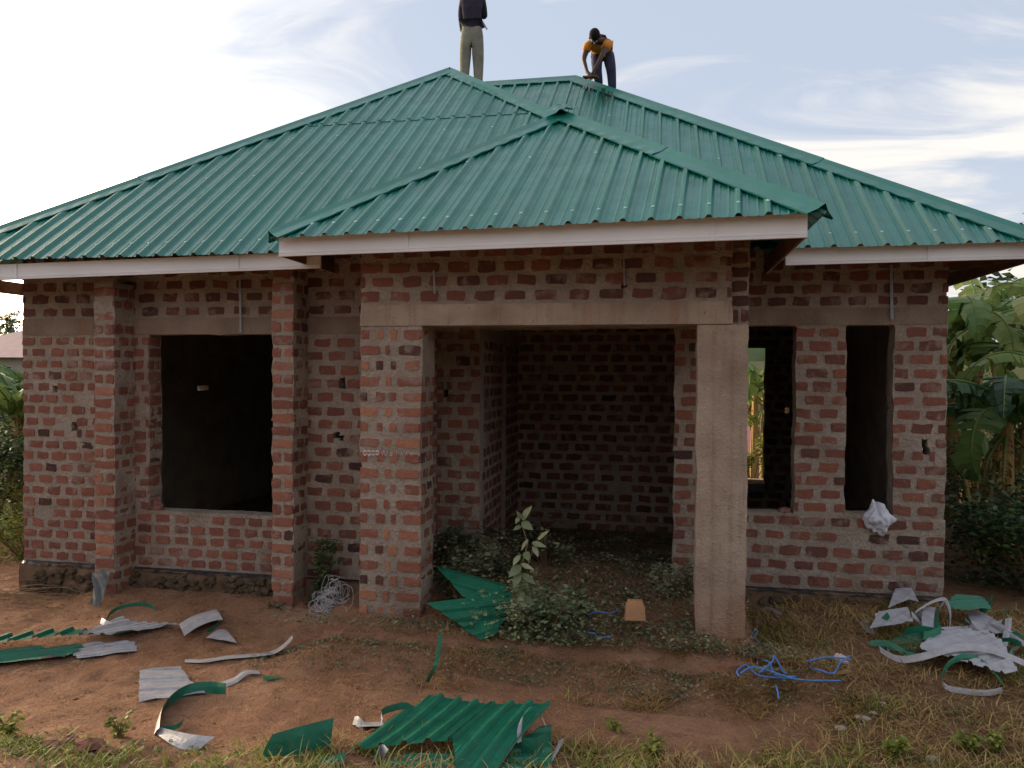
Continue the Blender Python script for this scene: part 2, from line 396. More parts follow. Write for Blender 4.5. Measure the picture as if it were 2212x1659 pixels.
def hole(x, y, Y, wd, ht, ox):    # putlog hole
    p = V(x, y, Y); return (p.x-ox-wd/2, p.x-ox+wd/2, p.z-ht/2, p.z+ht/2)
X1 = (1, 0, 0); Y1 = (0, 1, 0); NF = (0, -1, 0); NRt = (1, 0, 0)
# left wing front wall
sL = V(464, 1112, YL).z
opsL = [(xw0-XL, xw1-XL, sL, zL), hole(119, 841, YL, .055, .07, XL), hole(161, 922, YL, .07, .085, XL), hole(740, 828, YL, .06, .10, XL), hole(727, 940, YL, .07, .06, XL), hole(738, 947, YL, .05, .045, XL)]
bandL = [(-1, 20, zL-.001, zL+.165)]
wl = slab('wall', (XL, YL, 0), X1, NF, XS-XL, -.03, WT, .20, opsL, MORT, seed=3)
lay((XL, YL, 0), X1, NF, xq0-XL, -.02, sL, .124, .200, .150, .080, opsL, tint=(.38, .68), par=wl, seed=11)
lay((XL, YL, 0), X1, NF, xq0-XL, sL, zL-.005, .124, .200, .150, .080, opsL, tint=(.38, .68), par=wl, seed=17)
lay((xq1, YL, 0), X1, NF, XS-xq1, -.05, zL-.02, .130, .225, .168, .082, [(o[0]-xq1+XL, o[1]-xq1+XL, o[2], o[3]) for o in opsL], tint=(.28, .66), par=wl, seed=12)
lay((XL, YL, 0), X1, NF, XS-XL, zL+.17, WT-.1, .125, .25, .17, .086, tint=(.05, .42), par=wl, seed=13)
slab('ring_beam', (XL+.002, YL-.010, 0), X1, NF, XS-XL-.006, zL, zL+.165, .05, [], BAND, jit=.008, seed=4)
lay((xw0, YL, 0), Y1, NRt, .19, sL, zL-.005, .124, .17, .15, .092, pat='one', par=wl, seed=18, tint=(.3, .6), drop=.1)
# side wall of the wing (in the porch) and outer left wall
ws = slab('wall', (XS, YL+.001, 0), Y1, NRt, 8.1, -.15, WT, .20, [(.0, .204, -.2, 4)], MORT, seed=5)
lay((XS, YL, 0), Y1, NRt, YR-YL, -.1, zL, .130, .2, .15, .088, par=ws, seed=14, tint=(.25, .6))
yh_ = (XL+.1)/V(425, 838, 1).x; zh_ = V(425, 838, yh_).z
wo = slab('wall', (XL, YL+.205, 0), Y1, (-1, 0, 0), 7.9, -.6, WT, .20, [(yh_-YL-.205-.135, yh_-YL-.205+.135, zh_-.034, zh_+.034)], MORT, seed=6, jit=.004)
# pilasters
def pilaster(x0, x1, zt, seed, side_t, zb=-.45):
    o = slab('pilaster', (x0, YF, 0), X1, NF, x1-x0, zb, zt, YL-YF+.02, [], MORT, jit=.012, seed=seed)
    lay((x0, YF, 0), X1, NF, x1-x0, -.36, zt-.03, .122, .2, .15, .086, pat='one', par=o, seed=seed+1, tint=(.42, .88), drop=.03)
    lay((x1, YF, 0), Y1, NRt, YL-YF, -.36, zt-.03, .122, .17, .13, .08, par=o, seed=seed+2, tint=side_t, drop=.08)
pilaster(xp0, xp1, 2.86, 21, (.3, .6)); pilaster(xq0, xq1, 3.0, 24, (.2, .5))
# porch pillar, beam, column
pil = slab('porch_pillar', (XA0, YP, 0), X1, NF, XA1-XA0, -.5, zP-.001, .36, [], MORT, jit=.012, seed=31)
lay((XA0, YP, 0), X1, NF, XA1-XA0, -.16, zP-.01, .1315, .2, .15, .080, pat='pillar', par=pil, seed=32, tint=(.50, .98), drop=.0)
lay((XA1, YP, 0), Y1, NRt, .36, -.16, zP-.01, .1315, .2, .15, .088, par=pil, seed=33, tint=(.3, .6))
zpt = V(1150, 655, YP).z
beam = slab('porch_beam', (XA0-.004, YP-.012, 0), X1, NF, XB1-XA0+.004, zP, zpt, .26, [], CONC, jit=.014, seed=34, sub=.07)
bw = slab('wall', (XA0, YP, 0), X1, NF, XB1-XA0, zpt-.001, 3.28, .23, [hole(938, 632, YP, .02, .03, XA0), hole(1347, 618, YP, .045, .035, XA0)], MORT, seed=35)
lay((XA0, YP, 0), X1, NF, XB1-XA0, zpt+.01, 3.20, .124, .252, .182, .088, par=bw, seed=36, tint=(.12, .62), drop=0)
colm = slab('concrete_column', (XC0, YP+.004, 0), X1, NF, XC1-XC0+.01, -.40, zP-.004, .30, [], CONC, jit=.007, seed=37, sub=.09)
st = slab('wall', (XB1+.002, YP+.10, 0), X1, NF, XC1-XB1+.02, zP-.02, 3.12, .22, [], MORT, seed=38)
lay((XB1+.002, YP+.10, 0), X1, NF, XC1-XB1+.02, zP+.02, 3.1, .125, .2, .11, .09, pat='one', par=st, seed=39, tint=(.1, .4))
for fx in (.33, .70):
    x = XC0+(XC1-XC0)*fx; mb = MB(); mb.box((x-.003, YP-.001, -.12), (x+.003, YP+.01, zP-.05)); hpart(mb.build('casting_seam', CONC))
# side lintels that tie the porch beam back to the house
slab('porch_beam', (XA1-.02, YP+.25, 0), Y1, NRt, YR-YP-.25, zP+.012, zpt, .24, [(0.39, .61, 0, 4)], CONC, seed=40)
slab('porch_beam', (XC1-.02, YP+.33, 0), Y1, NRt, YR-YP-.335, zP+.012, zpt, .22, [], CONC, seed=41)
# back wall of the porch and the right front wall
opsR = [(XJ0-XS, XJ1-XS, -1, zR-.02), (wA0-XS, wA1-XS, V(1670, 1111, YR).z, zR), (wB0-XS, wB1-XS, V(1880, 1115, YR).z, zR),
        hole(962, 850, YR, .05, .10, XS), hole(1999, 958, YR, .05, .085, XS), hole(2001, 974, YR, .065, .07, XS)]
wr = slab('wall', (XS, YR, 0), X1, NF, XR-XS, -.06, WT, .20, opsR, MORT, seed=51)
lay((XS, YR, 0), X1, NF, XJ1-XS+.5, -.05, zR-.02, .1305, .225, .172, .090, opsR, par=wr, seed=52, tint=(.30, .66))
ox = XJ1+.52
sR = opsR[2][2]; oR = [(o[0]-ox+XS, o[1]-ox+XS, max(o[2], sR) if o[3] > 2 else o[2], o[3]) for o in opsR]
lay((ox, YR, 0), X1, NF, XR-ox, -.05, sR, .1325, .240, .188, .086, oR, par=wr, seed=53, tint=(.26, .64))
lay((ox, YR, 0), X1, NF, XR-ox, sR, zR-.005, .1325, .240, .188, .086, oR, par=wr, seed=58, tint=(.26, .64))
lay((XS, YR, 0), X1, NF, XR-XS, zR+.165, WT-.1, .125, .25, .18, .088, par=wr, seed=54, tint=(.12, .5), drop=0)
slab('ring_beam', (XS+.01, YR-.010, 0), X1, NF, XR-XS-.012, zR, zR+.16, .05, [], BAND, jit=.008, seed=55)
wx = slab('wall', (XR, YR+.205, 0), Y1, NRt, 7.2, -.6, WT, .20, [], MORT, seed=56)
# plaster smears on the right end of the front wall
# rooms behind
slab('wall', (XJ0-.04, YR+.205, 0), Y1, NRt, 2.2, -.15, WT, .20, [(1.12, 1.36, -.1, 2.3)], MORT, seed=61)
wi = hpart(MB().build('wall', MORT)) if False else None
wside = house
lay((XJ0-.04, YR+.205, 0), Y1, NRt, 1.1, -.1, 2.35, .13, .225, .17, .09, par=None, seed=62, tint=(.2, .55))
lay((XJ0-.04, YR+1.6, 0), Y1, NRt, .8, -.1, 2.35, .13, .225, .17, .09, par=None, seed=63, tint=(.2, .55))
YB = 10.05; bx = XJ0-.24
h1 = V(1335, 748, YB); h2 = V(1187, 956, YB)
opsB = [(h1.x-bx-.02, h1.x-bx+.025, h1.z-.01, h1.z+.03), (h1.x-bx-.012, h1.x-bx+.03, h1.z-.06, h1.z-.035)]
slab('wall', (bx, YB, 0), X1, NF, 3.0, -.15, WT, .18, opsB, MORT, seed=64)
lay((bx, YB, 0), X1, NF, 3.0, -.1, 2.9, .13, .25, .19, .09, opsB, par=None, seed=65, tint=(.15, .5))
# right room: partition with a back doorway
xd0, xd1 = PX(1590, 11.6), PX(1653, 11.6)
dz1 = V(1640, 750, 11.6).z; dz0 = V(1640, 1046, 11.6).z; hs = V(1701, 885, 11.6)
opD = [(xd0+.9, xd1+.9, dz0, dz1), (hs.x+.87, hs.x+.94, hs.z-.05, hs.z+.03)]
slab('wall', (-.9, 11.6, 0), X1, NF, XR+.7, -.15, WT, .18, opD, MORT, seed=66)
lay((-.9, 11.6, 0), X1, NF, XR+.7, -.1, 2.9, .13, .25, .19, .09, opD, par=None, seed=67, tint=(.15, .5))
slab('wall', (XJ1+.36, YR+.205, 0), Y1, NRt, 3.7, -.15, WT, .18, [], MORT, seed=68)
# back wall of the house
bL = V(425, 838, 14.9)
opsK = [(bL.x-XL-.06, bL.x-XL+.05, bL.z-.06, bL.z+.06), (7.3, 8.9, .0, 2.55)]
slab('wall', (XL, 14.9, 0), X1, NF, XR-XL, -.4, WT, .20, opsK, MORT, seed=69)
mb = MB(); mb.box((XL+.2, YL+.2, -.20), (XS-.21, 14.9, -.06)); mb.box((XS+.002, YR+.2, -.20), (XR-.2, 14.9, -.07))
hpart(mb.build('floor', EARTHY))
# --- build the bricks: the 300 that look largest are objects, the others one part
def apx(b):
    O, U, Nn, u, z, l, h, t, par = b
    p = O+U*u+Vector((0, 0, z)); v = CAM-p; d = v.length
    if v.dot(Nn) <= 0 or p.y > 8.5: return 0
    hid = any(0 for _ in ())
    return l*h*abs(v.normalized().dot(Nn))/d**2 if (p.z < 2.85 and p.z > -.2) else 0
for x in range(len(BR)): pass
order = sorted(range(len(BR)), key=lambda i: -apx(BR[i]))
top = set(order[:300]); meshes = []
for k, (vs, fs) in enumerate(PROTO):
    me = bpy.data.meshes.new('brick'); me.from_pydata(vs, [], fs); me.materials.append(BRICK); meshes.append(me)
mbr = MB()
for i, (O, U, Nn, u, z, l, h, t, par) in enumerate(BR):
    k = (i*7) % 18; p = O+U*u+Vector((0, 0, z))-Nn*EMB
    W_ = Vector((0, 0, 1)); pr = EMB+PRO_N*(.3+.9*((i*37) % 17)/17)
    if U.cross(W_).dot(Nn) < 0: U = -U
    if i in top:
        o = bpy.data.objects.new('brick', meshes[k]); C.objects.link(o)
        M = Matrix((U*l, W_*h, Nn*pr)).transposed().to_4x4(); M.translation = p
        o.parent = par or house
        o.matrix_parent_inverse = (HI if par is None else Matrix.Identity(4)); o.matrix_basis = M
        o['brick_tint'] = float(t)
    else:
        mbr.add([p+U*(x*l)+W_*(y*h)+Nn*(q*pr) for x, y, q in PROTO[k][0]], PROTO[k][1], t)
o = hpart(mbr.build('bricks', BRICK)); o['kind'] = 'stuff'
# parent inverse of walls is HI, walls sit at identity in world, so bricks parented to walls use identity
# --- foundation, damp course, plinth
mb = MB(); rr = random.Random(5)
def rubble(x0, x1, Y, z0, z1, st=.09, pro=.03, sd=1):
    rr = random.Random(sd); nx = int((x1-x0)/st)+1; nz = max(2, int((z1-z0)/st)+1); vs = []
    for j in range(nz+1):
        for i in range(nx+1):
            vs.append((x0+(x1-x0)*i/nx, Y-pro-rr.uniform(0, .03)-(.05*(1-j/nz)), z0+(z1-z0)*j/nz+(rr.uniform(-.012, .012) if j == nz else 0)))
    k = len(vs); vs += [(x0+(x1-x0)*i/nx, Y+.05, z1) for i in range(nx+1)]
    fs = [(j*(nx+1)+i, j*(nx+1)+i+1, (j+1)*(nx+1)+i+1, (j+1)*(nx+1)+i) for j in range(nz) for i in range(nx)]
    fs += [(nz*(nx+1)+i, nz*(nx+1)+i+1, k+i+1, k+i) for i in range(nx)]
    mb.add(vs, fs)
for args in ((XL, xp0, YL, -.55, -.045, .09, .03, 2), (xp1, xq0, YL, -.5, -.045, .09, .03, 3), (xq1, XA0+.3, YL, -.5, -.05, .09, .03, 4), (wA0-.6, XR, YR, -.4, -.075, .09, .03, 5)):
    mb = MB(); rubble(*args); hpart(mb.build('foundation', EARTHY))
ms = MB()
for (x0, x1, Y, z0, z1, n) in ((XL+.1, xp0, YL, -.40, -.10, 60), (xp1, xq0, YL, -.22, -.08, 60), (wA0, XR, YR, -.2, -.11, 24)):
    for _ in range(n):
        x, z, r = rr.uniform(x0, x1), rr.uniform(z0, z1), rr.uniform(.022, .062); vs = []
        for a in range(8):
            q = a*math.pi/4; k = r*rr.uniform(.6, 1.25); vs.append((x+k*math.cos(q)*1.1, Y-.045, z+k*math.sin(q)*.8))
        vs2 = [(x+(v[0]-x)*.78, Y-.082-rr.uniform(0, .02), z+(v[2]-z)*.75) for v in vs]
        ms.add(vs+vs2+[(x, Y-.095, z)], [(a, (a+1) % 8, 8+(a+1) % 8, 8+a) for a in range(8)]+[(8+a, 8+(a+1) % 8, 16) for a in range(8)], rr.random())
o = hpart(ms.build('foundation_stones', STONE)); o['kind'] = 'stuff'
mb = MB()
for (x0, x1, Y, z) in ((XL, xp0, YL, -.045), (xp1, xq0, YL, -.045), (wA0-.5, XR+.01, YR, -.072)):
    n = int((x1-x0)/.05); a = []; b = []
    for i in range(n+1):
        x = x0+(x1-x0)*i/n; dr = rr.uniform(.004, .022); a.append((x, Y-.004, z+.014)); b.append((x, Y-.05-rr.uniform(0, .012), z-dr))
    mb.add(a+b, [(i, n+1+i, n+2+i, i+1) for i in range(n)])
    hpart(mb.build('damp_course', BLACKP)); mb = MB()
# porch floor: compacted earth and rubble slab with a broken edge
mb = MB(); xs = [XA0-.25+i*.09 for i in range(46)]; ys = [5.86+j*.11 for j in range(22)]; vs = []
for j, y in enumerate(ys):
    for x in xs:
        e = sm((x-XC1-.02)/.16); zt = -.12+.10*sm((y-6.4)/1.2)
        z = zt+.03*noise.noise(Vector((x*3, y*3, 5)))+.02*noise.noise(Vector((x*11, y*11, 5)))
        yy = y
        if j == 0: z = -.42; yy = 5.80+.10*noise.noise(Vector((x*3, 0, 0)))
        if j == 1: yy = 5.88+.14*noise.noise(Vector((x*3, 0, 0)))+.05*noise.noise(Vector((x*13, 0, 0))); z -= .045+.05*noise.noise(Vector((x*6, 4, 0)))
        if y > YR-.05 and (x > XJ1 or x < XJ0): yy = min(yy, YR-.02)
        z = z*(1-e)+(G(x, yy)-.05)*e
        vs.append((x, yy, z))
nx = len(xs)
mb.add(vs, [(j*nx+i, j*nx+i+1, (j+1)*nx+i+1, (j+1)*nx+i) for j in range(len(ys)-1) for i in range(nx-1)])
hpart(mb.build('porch_floor', SOIL, smooth=False))
# threshold stones
ms = MB()
for i in range(9):
    x = XJ0+.75+i*.13; ms.box((x, YR-.02+rr.uniform(-.02, .02), -.14), (x+.11+rr.uniform(-.02, .01), YR+.16, -.03+rr.uniform(-.015, .02)))
hpart(ms.build('threshold', EARTHY))
# sills: lumpy mortar on the broken window sills
mb = MB()
for x0, x1, Y, z in ((xw0, xw1-.02, YL, sL), (wA0, wA1, YR, opsR[1][2]), (wB0, wB1, YR, opsR[2][2])):
    n = int((x1-x0)/.05); vs = []
    for i in range(n+1):
        x = x0+(x1-x0)*i/n; q = .012+.022*abs(noise.noise(Vector((x*7, Y, 0))))
        vs += [(x, Y-.006, z-.02), (x, Y-.010, z+q), (x, Y+.19, z+q*.8), (x, Y+.20, z-.02)]
    mb.add(vs, [(4*i+k, 4*i+4+k, 4*i+5+k, 4*i+1+k) for i in range(n) for k in range(3)]); hpart(mb.build('window_sill', MORT)); mb = MB()
for (cx, cz, Y, r, sx) in ((xw0+.06, sL+.035, YL+.06, .055, 1.2), (xw0+.035, sL+.09, YL+.08, .05, .9), (xq0-.06, sL+.05, YL+.05, .065, 1.1), (wA1-.08, opsR[1][2]+.025, YR+.06, .04, 1.5)):
    vs = []; fs = []
    for j in range(5):
        for i in range(8):
            a = i*math.pi/4; b = (j-2)*math.pi/5; k = r*(1+.35*noise.noise(Vector((cx+i, j, cz))))
            vs.append((cx+k*sx*math.cos(a)*math.cos(b), Y+k*math.sin(a)*math.cos(b)*1.3, cz+k*math.sin(b)))
    fs = [(j*8+i, j*8+(i+1) % 8, (j+1)*8+(i+1) % 8, (j+1)*8+i) for j in range(4) for i in range(8)]+[tuple(range(7, -1, -1)), tuple(32+i for i in range(8))]
    mb.add(vs, fs); hpart(mb.build('broken_brick', BRICK)); mb = MB()
# steel straps that tie the roof down
for (x, y0, y1, Y, wd) in ((518, 604, 718, YL-.03, .022), (1925, 572, 690, YR-.03, .026), (937, 584, 634, YP-.03, .014), (1347, 548, 618, YP-.03, .012)):
    a = V(x, y0, Y); b = V(x+2, y1, Y); mb = MB(); mb.bar(a, b, wd, .006, up=Vector((0, 1, 0))); hpart(mb.build('tie_strap', STEEL))
# white paint marks on the red-painted brick course of the pillar (hand-painted lettering, mostly rubbed off)
mb = MB(); rr = random.Random(9)
a = V(781, 967, YP-.016); b = V(905, 988, YP-.016)
mb.cur = 0
def stroke(pts, wd):
    P = [V(x, y, YP-.0285) for x, y in pts]; vs = []
    for p in P: vs += [p+Vector((0, 0, wd/2+rr.uniform(-.003, .003))), p-Vector((0, 0, wd/2+rr.uniform(-.003, .003)))]
    mb.add(vs, [(2*i, 2*i+1, 2*i+3, 2*i+2) for i in range(len(P)-1)])
for cx in (788, 797, 806, 815):
    q = [(cx+4*math.cos(t*.8), 978+4.5*math.sin(t*.8)) for t in range(9)]; stroke(q, .018)
stroke([(826, 984), (829, 973), (833, 984), (837, 973)], .012); stroke([(842, 980), (845, 977), (848, 981), (845, 984), (842, 980)], .010); stroke([(856, 973), (857, 985)], .03)
for cx in (868, 878, 888): stroke([(cx-4, 973), (cx-2, 984), (cx, 976), (cx+2, 984), (cx+4, 973)], .010)
PAINTW = simple('faded_white_paint', (.68, .50, .50), .8, .2, .3, 40)
hpart(mb.build('painted_marks', PAINTW))

# ================================================================ ROOF
UP = Vector((0, 0, 1))
SCR = MB()
def roof_face(Cn, e, n, m, poly, pitch=.19, ribs=4, lap=None, screws=True, rows=(.11,), phase=0.0, h=.027):
    Cn = Vector(Cn); e = Vector(e); n = Vector(n); Nn = (UP-n*m).normalized()
    amin = min(p[0] for p in poly); amax = max(p[0] for p in poly)
    def brange(a):
        ys = []
        for (a0, b0), (a1, b1) in zip(poly, poly[1:]+poly[:1]):
            if abs(a1-a0) < 1e-9:
                if abs(a-a0) < 1e-6: ys += [b0, b1]
                continue
            t = (a-a0)/(a1-a0)
            if -1e-9 <= t <= 1+1e-9: ys.append(b0+(b1-b0)*t)
        return (min(ys), max(ys)) if ys else (0, 0)
    def prof():
        pts = []
        for k in range(ribs):
            o = k*pitch
            pts += [(o-.030, 0), (o-.011, h), (o+.011, h), (o+.030, 0)]
            for q in (1/3, 2/3): pts += [(o+pitch*q-.012, 0), (o+pitch*q, .0055), (o+pitch*q+.012, 0)]
        pts.append((ribs*pitch-.030, 0)); return pts
    pf = prof(); a0 = amin-phase
    while a0 < amax:
        P = [(a0+x, hh) for x, hh in pf]
        P = [q for q in P if amin <= q[0] <= amax]
        for ex in {amin, amax} | {q[0] for q in poly}:
            if a0-.030 <= ex <= a0+ribs*pitch-.030: P.append((ex, 0.0 if not P else P[min(range(len(P)), key=lambda i: abs(P[i][0]-ex))][1]*.0))
        P = sorted(set(P))
        wob = R.uniform(-.0015, .0015); drp = R.uniform(-.006, .006)
        if len(P) > 1:
            for seg in ((None, lap), (lap, None)) if lap else ((None, None),):
                vs = []; ok = False
                for a, hh in P:
                    b0, b1 = brange(a)
                    if b0 < .01: b0 -= .04+drp
                    if seg[1] is not None: b1 = max(b0, min(b1, seg[1]+.05))
                    if seg[0] is not None: b0 = min(max(b0, seg[0]), b1)
                    if b1-b0 > .01: ok = True
                    hz = hh+wob+(.007 if seg[0] is not None else 0)
                    for t in (0, .5, 1):
                        b = b0+(b1-b0)*t; vs.append(Cn+e*a+(n+UP*m)*b+Nn*hz)
                if ok:
                    mb = MB(); mb.add(vs, [(3*i+k, 3*i+3+k, 3*i+4+k, 3*i+1+k) for i in range(len(P)-1) for k in (0, 1)])
                    if e.cross(n).z < 0: mb.f = [tuple(reversed(f)) for f in mb.f]
                    hpart(mb.build('roof_sheet', PAINT))
            if screws:
                for k in range(ribs):
                    a = a0+k*pitch
                    if not (amin+.04 < a < amax-.04): continue
                    b0, b1 = brange(a)
                    for rb in rows:
                        bb = b0+rb if rb < .5 else rb
                        if not (b0+.03 < bb < b1-.05) or (rb > .5 and (int(a/pitch*7)) % 3): continue
                        p = Cn+e*a+(n+UP*m)*bb+Nn*(h+.001); r = .015
                        u = e; v = (n+UP*m).normalized(); ring = [p+(u*math.cos(t*math.pi/3)+v*math.sin(t*math.pi/3))*r for t in range(6)]
                        SCR.add(ring+[p+Nn*.008], [(i, (i+1) % 6, 6) for i in range(6)])
        a0 += ribs*pitch
# key points
eL = V(376, 561, 6.33).z; eL = 3.045
WL = Vector((-7.17, 6.30, 3.07)); P1 = V(972, 155, 10.51)
mW = (P1.z-WL.z)/(P1.y-WL.y)
d1 = P1.y-WL.y; ax = P1.x-WL.x
XPL = -3.2
AP = V(1214, 252, 7.86)
hipR = (AP.x+.17-WL.x, AP.y+.55-WL.y)
roof_face(WL, X1, Y1, mW, [(0, 0), (XPL+.7-WL.x, 0), (hipR[0]+.05, hipR[1]-.02), (ax, d1)], .188, rows=(.13, 1.35, 2.25, 3.3), lap=2.62)
# left slope and right slope of the wing
mS = (P1.z-3.05)/ax
roof_face((WL.x, 15.4, 3.05), (0, -1, 0), X1, mS, [(0, 0), (15.4-WL.y, 0), (15.4-P1.y, ax), (3.2, ax)], .19, screws=False)
mR = .765
P2 = V(1240, 171, 11.34); CR = Vector((PX(2250, 7.01, 515), 7.01, 3.115))
mM = (P2.z-CR.z)/(P2.y-CR.y)
# right slope of the wing falls from its short ridge to the valley
zr = P1.z
vx = AP.x+.15
roof_face((vx, 9.6, P1.z-(vx-P1.x)*mR), Y1, (-1, 0, 0), mR, [(-1.2, 0), (0, 0), (1.8, vx-P1.x), (-9.6+P1.y, vx-P1.x)], .19, screws=False)
# main front slope (right of the wing)
RX = CR.x
x_at = lambda x: RX-x
ePR = 1.17
roof_face((RX, 7.01, CR.z), (-1, 0, 0), Y1, mM, [(0, 0), (RX-ePR+.7, 0), (RX-AP.x+.0, 2.08), (RX-P1.x+.6, P2.y-7.01), (RX-P2.x, P2.y-7.01)], .212, rows=(.13, 1.6, 2.9), phase=.08)
# right slope and back slope
mE = (P2.z-3.095)/(RX-P2.x)
roof_face((RX, 7.01, CR.z), Y1, (-1, 0, 0), mE, [(0, 0), (8.6, 0), (8.6-4.3, RX-P2.x), (P2.y-7.01, RX-P2.x)], .19, screws=False)
roof_face((-7.17, 15.6, 3.09), X1, (0, -1, 0), mM, [(0, 0), (RX+7.17, 0), (P2.x+7.17, 15.6-P2.y), (P1.x+7.17, 15.6-P2.y)], .19, screws=False)
# porch roof
PL = V(593, 509, 5.86); PR = V(1769, 454, 5.50)
ev = (PR-PL); Wp = ev.length; ev.normalize(); nv = UP.cross(ev); nv.z = 0; nv.normalize()
AP.z = AP.z
rel = AP-PL; apa, apb = rel.dot(ev), rel.dot(nv); mP = (AP.z-(PL.z+ev.z*apa))/apb
roof_face(PL, ev, nv, mP, [(0, 0), (Wp, 0), (apa+.01, apb), (apa-.01, apb)], .200, rows=(.12, 1.15), phase=-.09)
# porch side slopes, running back under the main slopes
evx = Vector((0, 1, 0))
mPs = (AP.z-PL.z)/(AP.x-PL.x); mPt = (AP.z-PR.z)/(PR.x-AP.x)
roof_face((PL.x, 8.6, PL.z), (0, -1, 0), X1, mPs, [(.9, 0), (8.6-PL.y, 0), (8.6-AP.y, AP.x-PL.x), (-.3, AP.x-PL.x)], .2, screws=False)
roof_face((PR.x, PR.y, PR.z), Y1, (-1, 0, 0), mPt, [(0, 0), (7.9-PR.y, 0), (9.5-PR.y, PR.x-AP.x), (AP.y-PR.y, PR.x-AP.x)], .2, screws=False)
hs_ = hpart(SCR.build('roof_screws', SCREW)); hs_['kind'] = 'stuff'
# hip and ridge caps
def cap(A, B, n1_, n2_, wd=.15, step=2.3, up=.030, over=.03):
    A = Vector(A); B = Vector(B); d = (B-A).normalized(); A = A-d*over
    s1 = d.cross(Vector(n1_)).normalized(); s2 = d.cross(Vector(n2_)).normalized()
    if s1.z > 0: s1 = -s1
    if s2.z > 0: s2 = -s2
    if s1.z == 0: pass
    n1v = Vector(n1_).normalized(); n2v = Vector(n2_).normalized(); nm = (n1v+n2v).normalized()
    Ln = (B-A).length; k = max(1, round(Ln/step))
    for q in range(k):
        t0 = Ln*q/k; t1 = Ln*(q+1)/k+(.05 if q < k-1 else 0); st = max(3, int((t1-t0)/.095)); vs = []
        for i in range(st+1):
            t = t0+(t1-t0)*i/st; p = A+d*t+nm*(.004*(q % 2)+.0015*q)
            wv = .005*math.sin(t*33)+.004*noise.noise(Vector((t*5, A.x, 0)))
            j = noise.noise(Vector((t*2.1, A.y, 3)))*.007
            vs += [p+s1*(wd+j)+n1v*(up-.014), p+s1*(wd+j)+n1v*(up+wv), p+s1*(wd*.35)+n1v*(up+.004), p+s1*.035+n1v*(up+.006), p+nm*(up+.028),
                   p+s2*.035+n2v*(up+.006), p+s2*(wd*.35)+n2v*(up+.004), p+s2*(wd+j)+n2v*(up-wv), p+s2*(wd+j)+n2v*(up-.014)]
        fs = [(9*i+c, 9*i+c+1, 9*i+10+c, 9*i+9+c) for i in range(st) for c in range(8)]
        mb = MB(); mb.add(vs, fs); hpart(mb.build('ridge_cap', PAINT, smooth=False))
nWf = UP-Vector(Y1)*mW; nWl = UP-Vector(X1)*mS; nWr = UP+Vector(X1)*mR
nMf = UP-Vector(Y1)*mM; nMr = UP+Vector(X1)*mE; nMb = UP+Vector(Y1)*mM
nPf = UP-nv*mP; nPl = UP-Vector(X1)*mPs; nPr = UP+Vector(X1)*mPt
cap(WL, P1, nWf, nWl, .14); cap(Vector((hipR[0]+WL.x, hipR[1]+WL.y, WL.z+mW*hipR[1])), P1, nWf, nWr, .135)
cap(P1, (P1.x, P2.y+.05, P1.z), nWl, nWr, .15)
cap((P1.x-.1, P2.y, P2.z), P2, nMf, nMb, .15); cap(CR, P2, nMf, nMr, .14)
cap(PL, AP, nPf, nPl, .135); cap(PR, AP, nPf, nPr, .135); cap(AP, (AP.x, AP.y+1.1, AP.z), nPl, nPr, .15, over=.10)
# crumpled flashing folded over the porch apex
mb = MB(); 
def crump(cx, cy, wx, wy, lift, sd):
    q = [AP+Vector((cx+wx*i/6, cy+wy*j/4, lift+.035*noise.noise(Vector((i*.9, j*.9, sd)))-.05*abs(i/6-.5)+wy*.55*(j/4))) for j in range(5) for i in range(7)]
    mb.add(q, [(j*7+i, j*7+i+1, (j+1)*7+i+1, (j+1)*7+i) for j in range(4) for i in range(6)])
crump(-.14, -.17, .26, .20, .030, 1); crump(.00, -.15, .18, .14, .040, 4)
hpart(mb.build('flashing', PAINT))
STAIN = simple('dark_green_wet_stain', (.006, .050, .022), .3, .5, .4, 20)
RUST = simple('rusty_smear', (.22, .13, .06), .6, .3, .4, 20)
mb = MB(); rr = random.Random(6); nmf = nMf.normalized()
for i in range(15):
    x = rr.uniform(1252, 1330); y0 = 172+(x-1240)*.30+rr.uniform(4, 10); ln = rr.uniform(8, 38)
    def onroof(x, y):
        d = ray(x, y); p0 = Vector((RX, 7.01, CR.z)); t = (p0-CAM).dot(nmf)/d.dot(nmf); return CAM+d*t+nmf*.038
    a = onroof(x, y0); b2 = onroof(x-1.5+rr.uniform(-1, 1), y0+ln); wd = Vector((rr.uniform(.006, .022), 0, 0)); mb.add([a-wd, a+wd, a.lerp(b2, .6)+wd*.7, b2, a.lerp(b2, .6)-wd*.7], [(0, 4, 3, 2, 1)])
o = hpart(mb.build('wet_stain', STAIN)); o['kind'] = 'stuff'
# fascia boards: white metal face over timber
def fascia(A, B, hgt=.15, clad=True, name='fascia_board', t=.02):
    A = Vector(A); B = Vector(B); d = (B-A).normalized(); o = Vector((d.y, -d.x, 0)).normalized()   # outward
    if o.y > 0 and abs(d.x) > .5: o = -o
    prof = [(0, 0), (.006, 0), (.008, hgt*.10), (.001, hgt*.12), (.007, hgt*.15), (.007, hgt*.23), (.001, hgt*.25), (.001, hgt), (-t, hgt), (-t, 0)] if clad else [(0, 0), (0, hgt), (-t, hgt), (-t, 0)]
    vs = []
    for P in (A, B): vs += [P+o*a+UP*b for a, b in prof]
    k = len(prof); fs = [(i, (i+1) % k, k+(i+1) % k, k+i) for i in range(k)]+[tuple(range(k))[::-1], tuple(range(k, 2*k))]
    mb = MB(); mb.add(vs, fs); return hpart(mb.build(name, WHITE if clad else WOOD))
fa = V(-180, 611, 6.36); fb = V(692, 579, 6.36); fascia(fa, fb, .148)
pa = V(603, 554, 5.92); pb = V(1744, 513, 5.56); fascia(pa, pb, .168)
